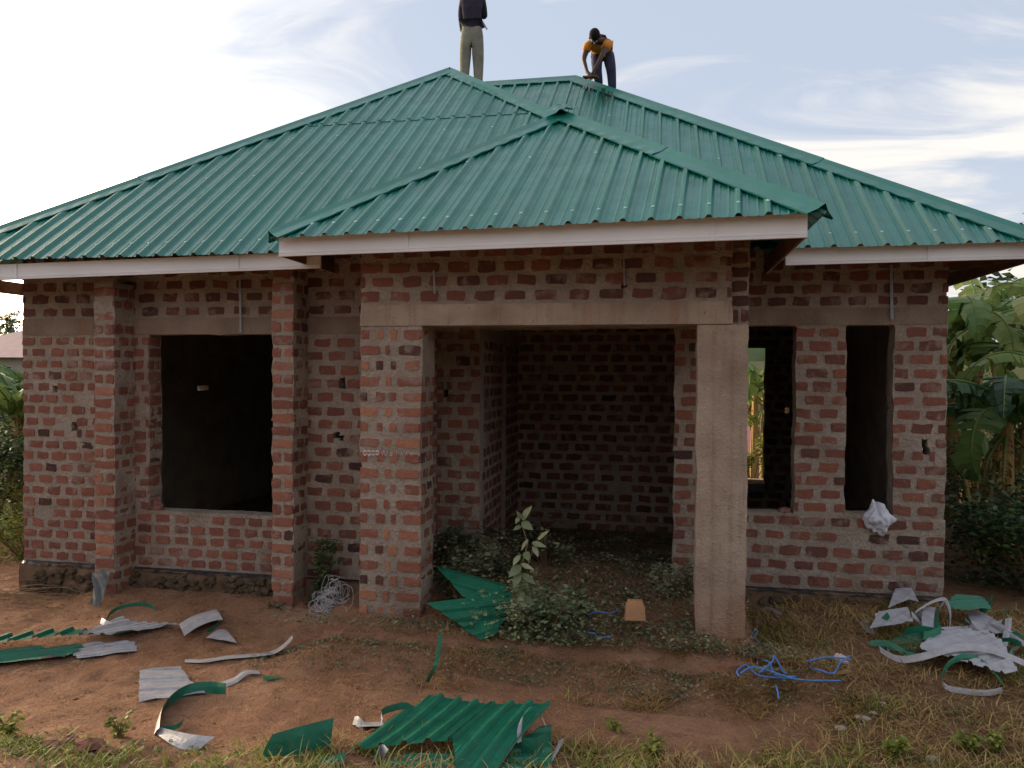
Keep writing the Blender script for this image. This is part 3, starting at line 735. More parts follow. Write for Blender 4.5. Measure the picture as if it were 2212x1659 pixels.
ra = V(1697, 573, 7.07); rb = V(2252, 558, 7.07); fascia(ra, rb, .150)
for A_, B_2 in ((fa, fb), (pa, pb), (ra, rb)):
    dd = (B_2-A_).normalized(); k = 1.15
    while k < (B_2-A_).length-.3:
        p = A_+dd*k+Vector((0, -.0105, .004)); mb = MB(); mb.bar(p, p+dd*.028, .004, .14) if False else mb.box((p.x, p.y-.001, p.z), (p.x+.022, p.y+.004, p.z+.142)); hpart(mb.build('joint_cover', WHITE)); k += 2.35
UPY = Vector((0, .024, 0))
fascia(fa+UPY, fb+UPY, .14, False, 'timber_batten'); fascia(pa+UPY, pb+UPY, .145, False, 'timber_batten'); fascia(ra+UPY, rb+UPY, .14, False, 'timber_batten')
def sideboard(A, B, hgt, out_x):
    A = Vector(A); B = Vector(B); mb = MB(); mb.bar(A+UP*hgt/2+Vector((-.011*out_x, 0, 0)), B+UP*hgt/2+Vector((-.011*out_x, 0, 0)), .02, hgt); hpart(mb.build('timber_batten', WOOD))
    mb = MB(); mb.bar(A+UP*hgt/2+Vector((.006*out_x, 0, 0)), B+UP*hgt/2+Vector((.006*out_x, 0, 0)), .006, hgt); hpart(mb.build('fascia_board', WHITE))
sideboard((fa.x, fa.y+.03, fa.z), (fa.x, 15.3, fa.z), .14, -1)
sideboard((pa.x+.01, pa.y+.03, pa.z), (pa.x+.01, 6.95, pa.z-.005), .145, -1)
sideboard((pb.x-.01, pb.y+.03, pb.z), (pb.x-.01, 7.55, pb.z+.005), .145, 1)
sideboard((rb.x, rb.y+.03, rb.z), (rb.x, 15.4, rb.z), .14, 1)
# rafters and wall plates under the sheets
def rafter(A, B, w_=.045, hh=.09):
    mb = MB(); mb.bar(A, B, w_, hh); hpart(mb.build('rafter', WOOD))
for i in range(8):
    x = WL.x+.5+i*.55; 
    e_ = min(8.2, 6.3+(x-WL.x)*.8)
    if x < XPL+.3 and e_ > 6.6: rafter((x, 6.42, WL.z+.12*mW-.07), (x, e_, WL.z+(e_-6.3)*mW-.07))
for i in range(6):
    x = XC1+.05+i*.42
    e_ = min(8.6, 7.01+(CR.x-x)*.8)
    if x < XR+.4 and e_ > 7.3: rafter((x, 7.12, CR.z+.11*mM-.07), (x, e_, CR.z+(e_-7.01)*mM-.07))
for i in range(6):
    a = .55+i*.62; p = PL+ev*a; b1 = min(1.3, min(a, Wp-a)*.95)
    if b1 > .3: rafter(p+nv*.10+UP*(.1*mP-.07), p+nv*b1+UP*(b1*mP-.07))
mb = MB(); mb.box((XL, YL+.05, WT), (XS, YL+.14, WT+.06)); hpart(mb.build('wall_plate', WOOD))
mb = MB(); mb.box((XS+.01, YR+.05, WT), (XR, YR+.14, WT+.06)); hpart(mb.build('wall_plate', WOOD))
mb = MB(); mb.box((XA0, YP+.05, 3.285), (XB1-.1, YP+.14, 3.34)); hpart(mb.build('wall_plate', WOOD))
# soffit brackets: boards from wall to fascia at the corners
mb = MB(); mb.bar((XL-.02, YL+.02, 2.99), (fa.x, 6.4, 2.97), .03, .09); hpart(mb.build('rafter', WOOD))
mb = MB(); mb.bar((XR+.02, YR+.02, 3.0), (rb.x, 7.12, 3.03), .03, .09); hpart(mb.build('rafter', WOOD))
# ================================================================ GROUND
def axis(a, b, st, far, grow=1.22):
    v = list(np.arange(a, b+1e-6, st)); s = st; lo = [a]; hi = [b]
    while lo[-1] > -far: s *= grow; lo.append(lo[-1]-s)
    s = st
    while hi[-1] < far: s *= grow; hi.append(hi[-1]+s)
    return lo[:0:-1]+v+hi[1:]
gx = axis(-9.0, 6.5, .055, 700); gy = axis(2.6, 8.4, .055, 700)
vs = []
for y in gy:
    for x in gx:
        z = G(x, y)
        if y < 9 and -10 < x < 7: z += .016*noise.noise(Vector((x*9, y*9, 1)))+.009*noise.noise(Vector((x*27, y*27, 2)))
        vs.append((x, y, z))
nx = len(gx); fs = [(j*nx+i, j*nx+i+1, (j+1)*nx+i+1, (j+1)*nx+i) for j in range(len(gy)-1) for i in range(nx-1)]
me = bpy.data.meshes.new('ground'); me.from_pydata(vs, [], fs); me.polygons.foreach_set('use_smooth', [True]*len(fs))
tag(link('ground', me, SOIL), 'red-brown bare earth yard', None, None, 'structure')
# ---- vegetation mass builders (numpy)
rng = np.random.default_rng(3)
def np_mesh(name, verts, faces, tints, mat, parent=None):
    me = bpy.data.meshes.new(name); nv_, nf = len(verts), len(faces); k = faces.shape[1]
    me.vertices.add(nv_); me.vertices.foreach_set('co', verts.astype(np.float32).ravel())
    me.loops.add(nf*k); me.loops.foreach_set('vertex_index', faces.astype(np.int32).ravel())
    me.polygons.add(nf); me.polygons.foreach_set('loop_start', np.arange(0, nf*k, k, dtype=np.int32))
    me.update(calc_edges=True); a = me.attributes.new('tint', 'FLOAT', 'POINT'); a.data.foreach_set('value', tints.astype(np.float32))
    me.materials.append(mat); return link(name, me, None, parent)
def blades(name, pts, hmin, hmax, wd, tilt, mat, parent=None, tr=(0, 1)):
    """pts Nx3; bent grass blades, 3 quads each"""
    n = len(pts); pts = np.asarray(pts); az = rng.uniform(0, 2*np.pi, n); h = rng.uniform(hmin, hmax, n); tl = rng.uniform(*tilt, n)
    dx, dy = np.cos(az), np.sin(az); wx, wy = -dy, dx; w_ = wd*rng.uniform(.6, 1.4, n)
    V_ = np.zeros((n, 8, 3)); 
    for k, (t, ws) in enumerate(((0, 1), (.4, .9), (.75, .6), (1, .08))):
        bend = tl*t+tl*.5*t*t; hz = h*t*np.cos(tl*.6+tl*.35*t); hr = h*t*np.sin(np.minimum(bend, 1.45))
        c = pts+np.stack([dx*hr, dy*hr, np.maximum(hz, .004)], 1)
        V_[:, 2*k] = c+np.stack([wx*w_*ws, wy*w_*ws, 0*h], 1)*.5; V_[:, 2*k+1] = c-np.stack([wx*w_*ws, wy*w_*ws, 0*h], 1)*.5
    base = np.arange(n)[:, None]*8
    F_ = np.concatenate([base+np.array([[2*k, 2*k+1, 2*k+3, 2*k+2]]) for k in range(3)], 0)
    t = np.repeat(rng.uniform(tr[0], tr[1], n), 8)
    return np_mesh(name, V_.reshape(-1, 3), F_, t, mat, parent)
def leaves(name, pts, s0, s1, mat, parent=None, tr=(0, 1), flat=.6, tints=None, asp=.5):
    """pointed leaf quads with a fold, random orientation"""
    n = len(pts); pts = np.asarray(pts); s = rng.uniform(s0, s1, n); az = rng.uniform(0, 2*np.pi, n); el = rng.uniform(-.7, .9, n)*flat
    d = np.stack([np.cos(az)*np.cos(el), np.sin(az)*np.cos(el), np.sin(el)], 1); ro = rng.uniform(-.9, .9, n)
    sd_ = np.stack([-np.sin(az), np.cos(az), 0*az], 1); up = np.cross(d, sd_); sd_ = sd_*np.cos(ro)[:, None]+up*np.sin(ro)[:, None]; up = np.cross(d, sd_)
    S = s[:, None]; V_ = np.zeros((n, 6, 3))
    V_[:, 0] = pts; V_[:, 1] = pts+d*S*.45+sd_*S*asp*.5+up*S*.06; V_[:, 2] = pts+d*S+up*S*-.10
    V_[:, 3] = pts+d*S*.45-sd_*S*asp*.5+up*S*.06; V_[:, 4] = pts+d*S*.5; V_[:, 5] = pts
    base = np.arange(n)[:, None]*6
    F_ = np.concatenate([base+np.array([[0, 1, 2, 4]]), base+np.array([[0, 4, 2, 3]])], 0)
    t = np.repeat(rng.uniform(tr[0], tr[1], n) if tints is None else tints, 6)
    return np_mesh(name, V_.reshape(-1, 3), F_, t, mat, parent)
def scatter(n, x0, x1, y0, y1, dens, zf=G, seed=1):
    rr = np.random.default_rng(seed); o = []
    while len(o) < n:
        x = rr.uniform(x0, x1, 4000); y = rr.uniform(y0, y1, 4000); u = rr.uniform(0, 1, 4000)
        for a, b, c in zip(x, y, u):
            if c < dens(a, b): o.append((a, b, zf(a, b)-.004))
            if len(o) >= n: break
    return np.array(o)
def nz(x, y, s, k=0): return noise.noise(Vector((x*s, y*s, k)))
def porchz(x, y): return -.12+.10*sm((y-6.4)/1.2)+.03*nz(x, y, 3, 5)
def inside(x, y): return (XL-.05 < x < XR+.05 and y > YR-.05) or (XL-.05 < x < XS and y > YL-.05) or (XA0-.3 < x < XC1+.1 and y > 5.85)
# depth along the view of the yard edge: the grassy verge lies nearest the camera
def dp(x, y): return c_*y-s_*x
def edge_r(x, y):      # grass boundary on the right of the yard: 1 in the weeds, 0 on bare soil
    return sm((x-(.15+.75*(5.9-y))*1.0-.1+.5*nz(x, y, 1.1))/.9)
tag(blades('dry_grass', scatter(26000, -.6, 5.2, 3.9, 7.7, lambda x, y: 0 if inside(x, y) else edge_r(x, y)*(.25+.75*sm(nz(x, y, 2.3, 2)*2+.6))), .03, .15, .0055, (.9, 1.5), DRY),
    'dry straw-coloured grass lying over the right of the yard', 'dry grass', None, 'stuff')
tag(blades('low_grass', scatter(16000, -.4, 5.4, 3.8, 7.7, lambda x, y: 0 if inside(x, y) else edge_r(x, y)*sm(nz(x, y, 1.6, 7)*2.2+.35-.35*(y > 5.6))), .025, .085, .0055, (.2, 1.2), GRASS, tr=(0, .75)),
    'thin green grass growing through the straw on the right', 'grass', None, 'stuff')
tag(blades('verge_grass', scatter(20000, -5.2, 3.4, 3.4, 5.6, lambda x, y: sm((4.80-dp(x, y)+.30*nz(x, y, 1.8))/.25)*(.12+.88*sm(nz(x, y, 4, 9)*3+.45))), .02, .085, .008, (.5, 1.45), GRASS, tr=(.15, 1)),
    'yellow-green grass verge nearest the camera', 'grass', None, 'stuff')
tag(leaves('ground_weeds', scatter(5200, -5, 3.4, 3.4, 7.6, lambda x, y: 0 if inside(x, y) else max(.0, sm((4.8-dp(x, y))/.25)*.35, edge_r(x, y)*.30*sm(nz(x, y, 2.5, 4)*3)), seed=5)+np.array([0, 0, .02]), .012, .035, WEED, tr=(.3, 1)),
    'small broad-leaved weeds among the yard grass', 'weeds', None, 'stuff')
tag(blades('soil_litter', scatter(8000, -7, 1.5, 4.2, 6.9, lambda x, y: 0 if inside(x, y) else .10+.5*sm((y-6.0)/.7)+.35*sm(nz(x, y, 1.2, 12)*3), seed=8), .02, .10, .004, (1.35, 1.55), DRY, tr=(.0, .8)),
    'dead stalks and straw littering the bare soil', 'litter', None, 'stuff')
tag(blades('verge_straw', scatter(9000, -2.2, 3.6, 3.4, 5.2, lambda x, y: sm((4.92-dp(x, y)+.30*nz(x, y, 1.8, 3))/.3)*(.2+.8*sm(nz(x, y, 3.3, 19)*3+.45)), seed=21), .03, .14, .007, (.5, 1.5), DRY, tr=(.2, 1)),
    'dry yellow-brown stalks mixed into the verge', 'dry grass', None, 'stuff')
# clods and pebbles
pts = scatter(8000, -6.5, 2.5, 4.1, 6.9, lambda x, y: 0 if inside(x, y) else .3+.6*sm(nz(x, y, 1.5, 20)*2), seed=9); V_ = []; F_ = []; T_ = []
oc = np.array([(1,0,0),(-1,0,0),(0,1,0),(0,-1,0),(0,0,1),(0,0,-1)]); of = np.array([(0,2,4),(2,1,4),(1,3,4),(3,0,4),(2,0,5),(1,2,5),(3,1,5),(0,3,5)])
sz = rng.uniform(.002, .011, len(pts))*np.where(rng.uniform(0, 1, len(pts)) > .97, 2.2, 1)
Vc = pts[:, None, :]+oc[None]*sz[:, None, None]*rng.uniform(.6, 1.2, (len(pts), 6, 3))*np.array([1.2, 1, .6]); Fc = (np.arange(len(pts))[:, None, None]*6+of[None]).reshape(-1, 3)
tag(np_mesh('soil_clods', Vc.reshape(-1, 3), Fc, np.repeat(rng.uniform(0, 1, len(pts)), 6), SOIL), 'loose clods of soil and pebbles on the yard', 'clods', None, 'stuff')
# brick and mortar chips dropped by the builders
for nm_, mt_, sd_, lab_ in (('brick_chips', BRICK, 15, 'red brick chips scattered along the foot of the walls'), ('mortar_chips', MORT, 16, 'grey mortar crumbs scattered on the yard')):
    p_ = scatter(420, -6.5, 3.0, 4.4, 7.5, lambda x, y: 0 if inside(x, y) else .08+.9*sm((y-5.6)/.9), seed=sd_); s2 = rng.uniform(.006, .022, len(p_))
    Vq = p_[:, None, :]+oc[None]*s2[:, None, None]*rng.uniform(.5, 1.3, (len(p_), 6, 3))*np.array([1.2, 1, .6]); Fq = (np.arange(len(p_))[:, None, None]*6+of[None]).reshape(-1, 3)
    tag(np_mesh(nm_, Vq.reshape(-1, 3), Fq, np.repeat(rng.uniform(.3, .9, len(p_)), 6), mt_), lab_, 'chips', None, 'stuff')
# porch weeds
OX0, OX1 = PX(905, 6.2), PX(1112, 6.2)
pw = scatter(10000, XS, XC1+.1, 5.9, 9.6, lambda x, y: (.04 if OX0 < x < OX1 and y < 6.75 else 1)*(sm((x-XS)/.2) if y < YR else (1 if XJ0+.05 < x < XJ1+.4 else 0))*(.25+.75*sm(nz(x, y, 2.2, 31)*2.5+.45))*(1 if y < YR+.6 else .45), zf=porchz, seed=10)
hgt = np.array([.02+.34*sm(nz(x, y, 1.7, 33)*2+.6)*(1 if y > 6.4 else .5)*(1.5 if x < -1.1 else .5) for x, y, z in pw])*rng.uniform(0, 1, len(pw))
pw[:, 2] += hgt
tag(leaves('porch_weeds', pw, .020, .055, WEED, tr=(.15, 1)), 'low dull green weeds covering the earth floor of the porch', 'weeds', None, 'stuff')
tag(blades('porch_grass', scatter(6500, XS, XC1+.6, 5.55, 7.6, lambda x, y: .35+.6*sm(nz(x, y, 2, 41)*2), zf=lambda x, y: max(G(x, y), porchz(x, y) if y > 5.9 and x < XC1+.1 else -9), seed=12), .03, .13, .004, (.8, 1.5), DRY, tr=(0, .85)),
    'dead grass stalks over the porch floor and its broken edge', 'dry grass', None, 'stuff')
# tufts on the slab edge under the column
tag(blades('edge_tufts', scatter(9000, -2.9, 1.35, 5.35, 6.15, lambda x, y: max(.22, sm((x+1.0)/1.2))*(.08+.92*sm(nz(x, y, 3, 44)*4+.1)), zf=lambda x, y: max(G(x, y), -.15 if y > 5.9 else -9), seed=13), .02, .10, .005, (.8, 1.5), DRY, tr=(0, .85)),
    'straw tufts along the porch edge below the concrete column', 'dry grass', None, 'stuff')
tag(leaves('edge_weeds', scatter(6000, -3.3, 1.3, 5.5, 6.2, lambda x, y: .3+.7*sm(nz(x, y, 3, 47)*3), zf=lambda x, y: max(G(x, y), -.13 if y > 5.9 else -9), seed=14)+np.array([0, 0, .03]), .014, .035, WEED, tr=(.2, 1)),
    'small weeds hanging over the porch edge', 'weeds', None, 'stuff')
# ---- plants as things
def plant(name, label, cat, base, hgt, n_stem, n_leaf, spread, ls, mat, tr=(.2, 1), group=None, seed=1, top=1.0):
    rr = random.Random(seed); base = Vector(base); t = thing(name, label, cat, base, group); mb = MB(); P = []; T = []
    for s in range(n_stem):
        a = rr.uniform(0, 6.28); r = spread*rr.uniform(.3, 1); hh = hgt*rr.uniform(.55, 1)*(1 if s else top)
        e = Vector((r*math.cos(a), r*math.sin(a), hh)) if s else Vector((.02, 0, hh))
        m1 = Vector((e.x*.3, e.y*.3, hh*.5)); pts = [Vector((0, 0, -.03)), m1, e]; mb.tube(pts, .0045+.002*hgt, 5, .4, .002)
        for _ in range(n_leaf//n_stem):
            q = rr.uniform(.12, 1); p = pts[0].lerp(m1, q*2) if q < .5 else m1.lerp(e, q*2-1)
            P.append(p+Vector((rr.uniform(-1, 1), rr.uniform(-1, 1), rr.uniform(-.5, .5)))*spread*.10); T.append(rr.uniform(*tr))
    mb.build('stem', TWIG, t); o = leaves('foliage', P, ls*.6, ls*1.25, mat, t, tints=np.array(T), asp=.6); o['kind'] = 'stuff'
    return t
# the tall weed on the porch: separate large leaves on a main stem, bushy foot
pb0 = V(1128, 1375, 6.02); tw = thing('tall_weed', 'tall pale-leaved weed standing alone at the porch edge beside the green offcuts', 'plant', pb0)
mb = MB(); stem = [(1128, 1375), (1132, 1300), (1122, 1240), (1140, 1175), (1128, 1135), (1135, 1105)]
sp = [V(x, y, 6.02+.02*i)-pb0 for i, (x, y) in enumerate(stem)]; mb.tube(sp, .008, 6, .4, .003)
br = [V(x, y, 6.05)-pb0 for x, y in ((1138, 1230), (1150, 1190), (1162, 1165))]; mb.tube(br, .005, 5, .4, .002)
mb.build('stem', TWIG, tw)
def leaf_mesh(L_, W_, bend=.15, fold=.12, n=5):
    vs = []; fs = []
    for i in range(n+1):
        t = i/n; w_ = W_*math.sin(math.pi*min(1, .08+.92*t)**.8)*.5; z = -bend*t*t*L_
        vs += [(L_*t, -w_, z+fold*w_), (L_*t, 0, z), (L_*t, w_, z+fold*w_)]
    for i in range(n): fs += [(3*i, 3*i+3, 3*i+4, 3*i+1), (3*i+1, 3*i+4, 3*i+5, 3*i+2)]
    return vs, fs
def put_leaf(parent, p, d, up, L_, W_, mat, tint, name='leaf', bend=.15):
    d = Vector(d).normalized(); s = Vector(up).cross(d).normalized(); u = d.cross(s); vs, fs = leaf_mesh(L_, W_, bend)
    mb = MB(); mb.add([Vector(p)+d*x+s*y+u*z for x, y, z in vs], fs, tint); return mb.build(name, mat, parent, smooth=True)
rr = random.Random(4)
for (x0, y0, x1, y1, w_) in ((1128,1122,1142,1098,16),(1128,1120,1118,1108,10),(1120,1118,1116,1126,9),(1128,1128,1146,1140,18),(1126,1136,1112,1142,11),(1162,1165,1178,1150,9),(1150,1172,1172,1178,12),(1152,1180,1160,1196,12),(1140,1165,1128,1182,9),
        (1135,1192,1140,1206,16),(1122,1200,1110,1216,13),(1124,1222,1104,1240,20),(1126,1218,1146,1226,10),(1122,1236,1112,1262,18),(1128,1240,1150,1256,15),(1128,1262,1110,1276,14),(1130,1290,1152,1306,18),(1132,1280,1118,1300,14)):
    a = V(x0, y0, 6.03)-pb0; b = V(x1, y1, 6.00-rr.uniform(0, .06))-pb0
    put_leaf(tw, a, b-a, (rr.uniform(-.4, .4), -1, .6), (b-a).length*1.25, w_/1650*6.3, PALE, rr.uniform(.35, 1))
P = [(rr.gauss(0, .27)+.14, rr.gauss(0, .15)+.06, abs(rr.gauss(0, .17))+.0) for _ in range(1500)]; P += [(rr.gauss(.02, .07), rr.gauss(0, .06), rr.uniform(0, .55)) for _ in range(130)]
o = leaves('foliage', P, .022, .058, PALE, tw, tr=(.0, .9), asp=.65); o['kind'] = 'stuff'
b0 = V(1060, 1235, 6.9); plant('seedling', 'slender pale seedling in the weeds left of the tall weed', 'plant', b0, .40, 2, 26, .05, .075, PALE, seed=3)
def gz_(fn): return fn
# creeper in the corner behind the brick pier
cr = thing('creeper', 'dark green creeper climbing the corner between the brick pier and the wall', 'creeper', V(690, 1300, 6.85)); q0 = V(690, 1300, 6.85)
P = []; T = []; rr = random.Random(8)
for (x, y, r, k) in ((700,1172,16,55),(722,1180,12,35),(688,1190,14,50),(700,1205,16,50),(718,1215,14,40),(690,1222,14,50),(700,1245,14,50),(690,1262,15,60),(700,1275,14,50),(682,1290,14,50),(706,1235,14,40),(672,1305,14,40)):
    for _ in range(k): P.append(V(x+rr.gauss(0, r*.6), y+rr.gauss(0, r*.55), 6.80-rr.uniform(0, .10))-q0)
mb = MB(); mb.tube([V(685, 1318, 6.85)-q0, V(690, 1250, 6.88)-q0, V(700, 1180, 6.88)-q0], .008, 5); mb.tube([V(692, 1300, 6.84)-q0, V(712, 1240, 6.88)-q0, V(722, 1180, 6.88)-q0], .005, 5); mb.build('stem', TWIG, cr)
o = leaves('foliage', P, .025, .055, BUSH, cr, tr=(.0, .75), asp=.75); o['kind'] = 'stuff'
for (x, y, h, n, lab, mt, sd) in ((1410, 1636, .14, 60, 'small bright green leafy weed, leftmost of the three in the verge', GRASS, 1), (1925, 1640, .16, 90, 'feathery green weed in the verge below the blue twine', GRASS, 2), (2095, 1625, .15, 80, 'feathery green weed nearest the right edge of the verge', GRASS, 3),
        (258, 1592, .14, 50, 'small green weed in the verge beside the red clods', GRASS, 4), (600, 1335, .16, 90, 'yellowing weed at the foot of the brick pier', WEED, 5), (1328, 1580, .09, 22, 'spindly weed with few leaves on the bare soil', GRASS, 6),
        (2150, 1618, .12, 60, 'low weed tuft at the right edge of the verge', GRASS, 7), (20, 1590, .14, 70, 'grassy weed in the left corner of the verge', GRASS, 8), (1725, 1285, .10, 60, 'low green weed under the right window', WEED, 9), (1960, 1285, .12, 70, 'green weed against the wall at the right corner', PALE, 10)):
    p = g(x, y); plant('weed', lab, 'plant', p, h, 7, n*2, h*.75, .045, mt, seed=sd, tr=(.15, .8))
# ---- bananas, bushes and trees
def banana_leaf(parent, base, az, L_, W_, el0, droop, tint, seed):
    rr = random.Random(seed); d = Vector((math.cos(az), math.sin(az), 0)); s = Vector((-d.y, d.x, 0)); n = 22; p = Vector(base); ang = el0; ctr = []
    for i in range(n+1):
        ctr.append(p.copy()); p = p+(d*math.cos(ang)+UP*math.sin(ang))*(L_/n); ang -= droop/n*(1+1.2*i/n)
    vs = []; fs = []
    for side in (-1, 1):
        i = 0
        while i < n:
            k = rr.choice((1, 1, 1, 2, 2, 3)); j = min(n, i+k); sagm = rr.uniform(.1, 1.25)
            st = len(vs)
            for q in range(i, j+1):
                t = q/n; w_ = W_*.5*(math.sin(math.pi*min(1, t*.95+.05))**.55 if t < .98 else .15)*rr.uniform(.90, 1.05)
                sq = t; c = ctr[q]
                for f in (0, .5, 1): vs.append(c+s*side*w_*f*math.cos(sagm*f)+UP*(.05*W_*f-w_*f*math.sin(sagm*f))+d*(.16*w_*f)-d*(.05 if q == j and f else 0)*f)
            m_ = j-i
            for q in range(m_):
                for f in (0, 1):
                    a = st+q*3+f; fs.append((a, a+3, a+4, a+1))
            i = j
    mb = MB(); mb.add(vs, fs, tint); o = mb.build('leaf', BANA, parent)
    mb = MB(); mb.tube([c+UP*.008 for c in ctr], .022, 5, .75, .004); mb.build('midrib', BANA, o); return o
def banana(x, y, h, n, label, seed, tints=(.1, .8), lean=.0, L_=(1.6, 2.3), group='banana plants around the house', azs=None):
    rr = random.Random(seed); z = G(x, y); t = thing('banana_plant', label, 'banana plant', (x, y, z), group); mb = MB()
    top = Vector((lean, -.1*lean, h)); mb.tube([(0, 0, -.05), (lean*.3, 0, h*.4), tuple(top)], .12, 9, .5, .06); mb.build('stem', BSTEM, t)
    for i in range(n):
        az = (azs[i] if azs else i*2.4+rr.uniform(-.4, .4)); banana_leaf(t, top-Vector((0, 0, rr.uniform(0, .3))), az, rr.uniform(*L_), rr.uniform(.46, .62), rr.uniform(.6, 1.35), rr.uniform(1.2, 2.3), rr.uniform(*tints), seed*50+i)
    for i in range(6):    # dead hanging leaves round the stem
        az = rr.uniform(0, 6.3); o = banana_leaf(t, top-Vector((0, 0, .35)), az, L_[0]*rr.uniform(.5, .8), .18, -.5, 1.0, rr.uniform(.1, .7), seed*90+i); o.data.materials[0] = BSTEM; o['label'] = 'dead brown hanging leaf'
    return t
GB = 'banana plants right of the house'
banana(4.0, 9.9, 1.85, 10, 'banana plant with a wide drooping blue-green leaf beside the right house corner', 1, (.10, .6), group=GB, azs=[3.3, 2.6, -1.5, .6, 1.6, 4.3, -2.3, 0, 3.0, 5.3], L_=(1.5, 1.9))
banana(4.9, 11.3, 2.5, 12, 'taller banana plant with bright yellow-green leaves behind the nearest one', 2, (.6, 1), group=GB)
banana(4.2, 12.2, 2.6, 12, 'banana plant half hidden behind the right house corner', 3, (.55, 1), group=GB)
banana(4.75, 10.3, 1.9, 11, 'banana plant at the right edge of the frame with broad upright leaves', 4, (.5, 1), group=GB)
banana(5.2, 14.0, 3.1, 12, 'banana plant farthest behind the right house corner', 5, (.3, .9), group=GB)
GL = 'banana plants left of the house'
banana(-9.55, 9.9, 1.75, 9, 'banana plant with a torn pale green leaf left of the house', 6, (.35, .9), group=GL)
banana(-10.9, 11.6, 2.0, 9, 'darker banana plant behind the torn one left of the house', 7, (.2, .6), group=GL)
banana(V(1640, 900, 18.5).x-.1, 18.5, 2.6, 9, 'sunlit banana plant seen through the narrow window', 8, (.6, 1), group='banana plants behind the house')
banana(V(1632, 900, 21).x+.2, 21.0, 3.3, 9, 'banana plant behind the one seen through the narrow window', 9, (.5, 1), group='banana plants behind the house')
def bush(x, y, r, h, n, label, seed, mat=BUSH, ls=(.05, .11), tr=(0, .9), cat='bush', group=None, z=None):
    rr = random.Random(seed); zz = G(x, y) if z is None else z; t = thing('bush', label, cat, (x, y, zz), group); mb = MB(); P = []; T = []
    cl = [(rr.uniform(-r, r)*.8, rr.uniform(-r, r)*.6, h*rr.uniform(.12, .85), rr.uniform(.25, .5)*min(r, h)) for _ in range(int(9+r*5))]
    for cx, cy, cz, cr_ in cl:
        mb.tube([(cx*.1, cy*.1, -.05), (cx*.6, cy*.6, cz*.6), (cx, cy, cz)], .014, 5, .4, .005); base = rr.uniform(*tr)
        for _ in range(int(n/len(cl))):
            v = Vector((rr.gauss(0, 1), rr.gauss(0, 1), rr.gauss(0, .8))); v = v.normalized()*cr_*rr.uniform(.45, 1.15)
            P.append((cx+v.x, cy+v.y, max(.0, cz+v.z))); T.append(max(0, min(1, base+rr.uniform(-.25, .25))))
    mb.build('stem', TWIG, t); o = leaves('foliage', P, *ls, mat, t, tints=np.array(T), asp=.55); o['kind'] = 'stuff'; return t
bush(3.75, 8.6, .85, .95, 3600, 'dark green bush against the right corner of the house', 21, ls=(.05, .10), tr=(0, .6))
bush(4.3, 8.9, .9, 1.0, 3200, 'dark green bush at the right edge of the frame', 22, ls=(.05, .10), tr=(.05, .7))
bush(4.4, 11.4, 1.2, 1.7, 3600, 'olive bush between the yellow cane stems right of the house', 23, tr=(.2, .9))
bush(6.0, 12.0, 1.5, 2.0, 2500, 'bush in the shade of the bananas', 24, tr=(.1, .6))
bush(-7.75, 8.2, .75, .85, 2600, 'yellow-green leafy bush at the left corner of the house', 25, mat=GRASS, ls=(.03, .07), tr=(.1, .75))
bush(-9.6, 10.4, 1.2, 2.3, 3600, 'dark bush under the banana leaves left of the house', 26, tr=(0, .45))
bush(-9.1, 9.0, .9, 1.5, 3200, 'low dark bush at the left edge of the frame', 27, tr=(0, .5))
bush(V(1625, 900, 17.3).x, 17.3, .5, 2.3, 1500, 'bright green bush behind the house seen through the window', 28, mat=GRASS, ls=(.06, .12), tr=(.2, .9))
for (x, y, r, h, n, lab, sd, mt) in ((-2.0, 7.25, .26, .62, 1500, 'dark bushy weed in the porch corner behind the brick pillar', 61, WEED), (-1.55, 7.35, .26, .48, 1200, 'bushy weed between the porch corner and the seedling', 62, WEED), (-1.15, 7.9, .25, .38, 800, 'low bushy weed in the porch doorway', 63, WEED),
        (V(1180, 1380, 6.05).x, 6.10, .34, .40, 1200, 'pale bushy weed around the foot of the tall weed', 64, PALE), (V(1010, 1220, 6.9).x, 6.75, .28, .40, 1100, 'weed clump behind the green offcuts', 65, WEED), (V(1215, 1300, 6.5).x, 6.5, .30, .22, 800, 'low weed clump right of the tall weed', 66, WEED), (V(1465, 1300, 7.2).x, 7.2, .25, .25, 700, 'weed clump at the foot of the inner brick pier', 67, WEED)):
    bush(x, y, r, h, n, lab, sd, mat=mt, ls=(.014, .070), tr=(.15, 1), z=porchz(x, y))
# yellow cane stems
canes = [(2092, 1075, 2070, 930), (2112, 1078, 2100, 900), (2140, 1078, 2155, 960), (2172, 1075, 2185, 905), (2160, 900, 2140, 760), (2105, 1060, 2085, 985), (2200, 1060, 2212, 930)]
for i, (x0, y0, x1, y1) in enumerate(canes):
    Y = 9.7+.12*i; a = V(x0, y0, Y); b = V(x1, y1, Y+.05); gz = G(a.x, a.y); a2 = a+(a-b)*((a.z-gz)/max(.05, (b-a).z)); mb = MB(); mb.tube([a2-a2, (a-a2), (b-a2)], .028, 8, .75, .020)
    o = mb.build('cane_stem', BSTEM); o.location = a2
    tag(o, ['leaning yellow-brown cane stem nearest the house corner', 'upright grey-brown cane stem beside the leaning one', 'short pale cane stump between the taller stems', 'straight yellow cane stem near the right edge', 'high yellow stem under the banana leaves', 'thin broken cane beside the house corner', 'cane stem cut by the right edge of the frame'][i], 'cane stem', 'yellow cane stems right of the house')
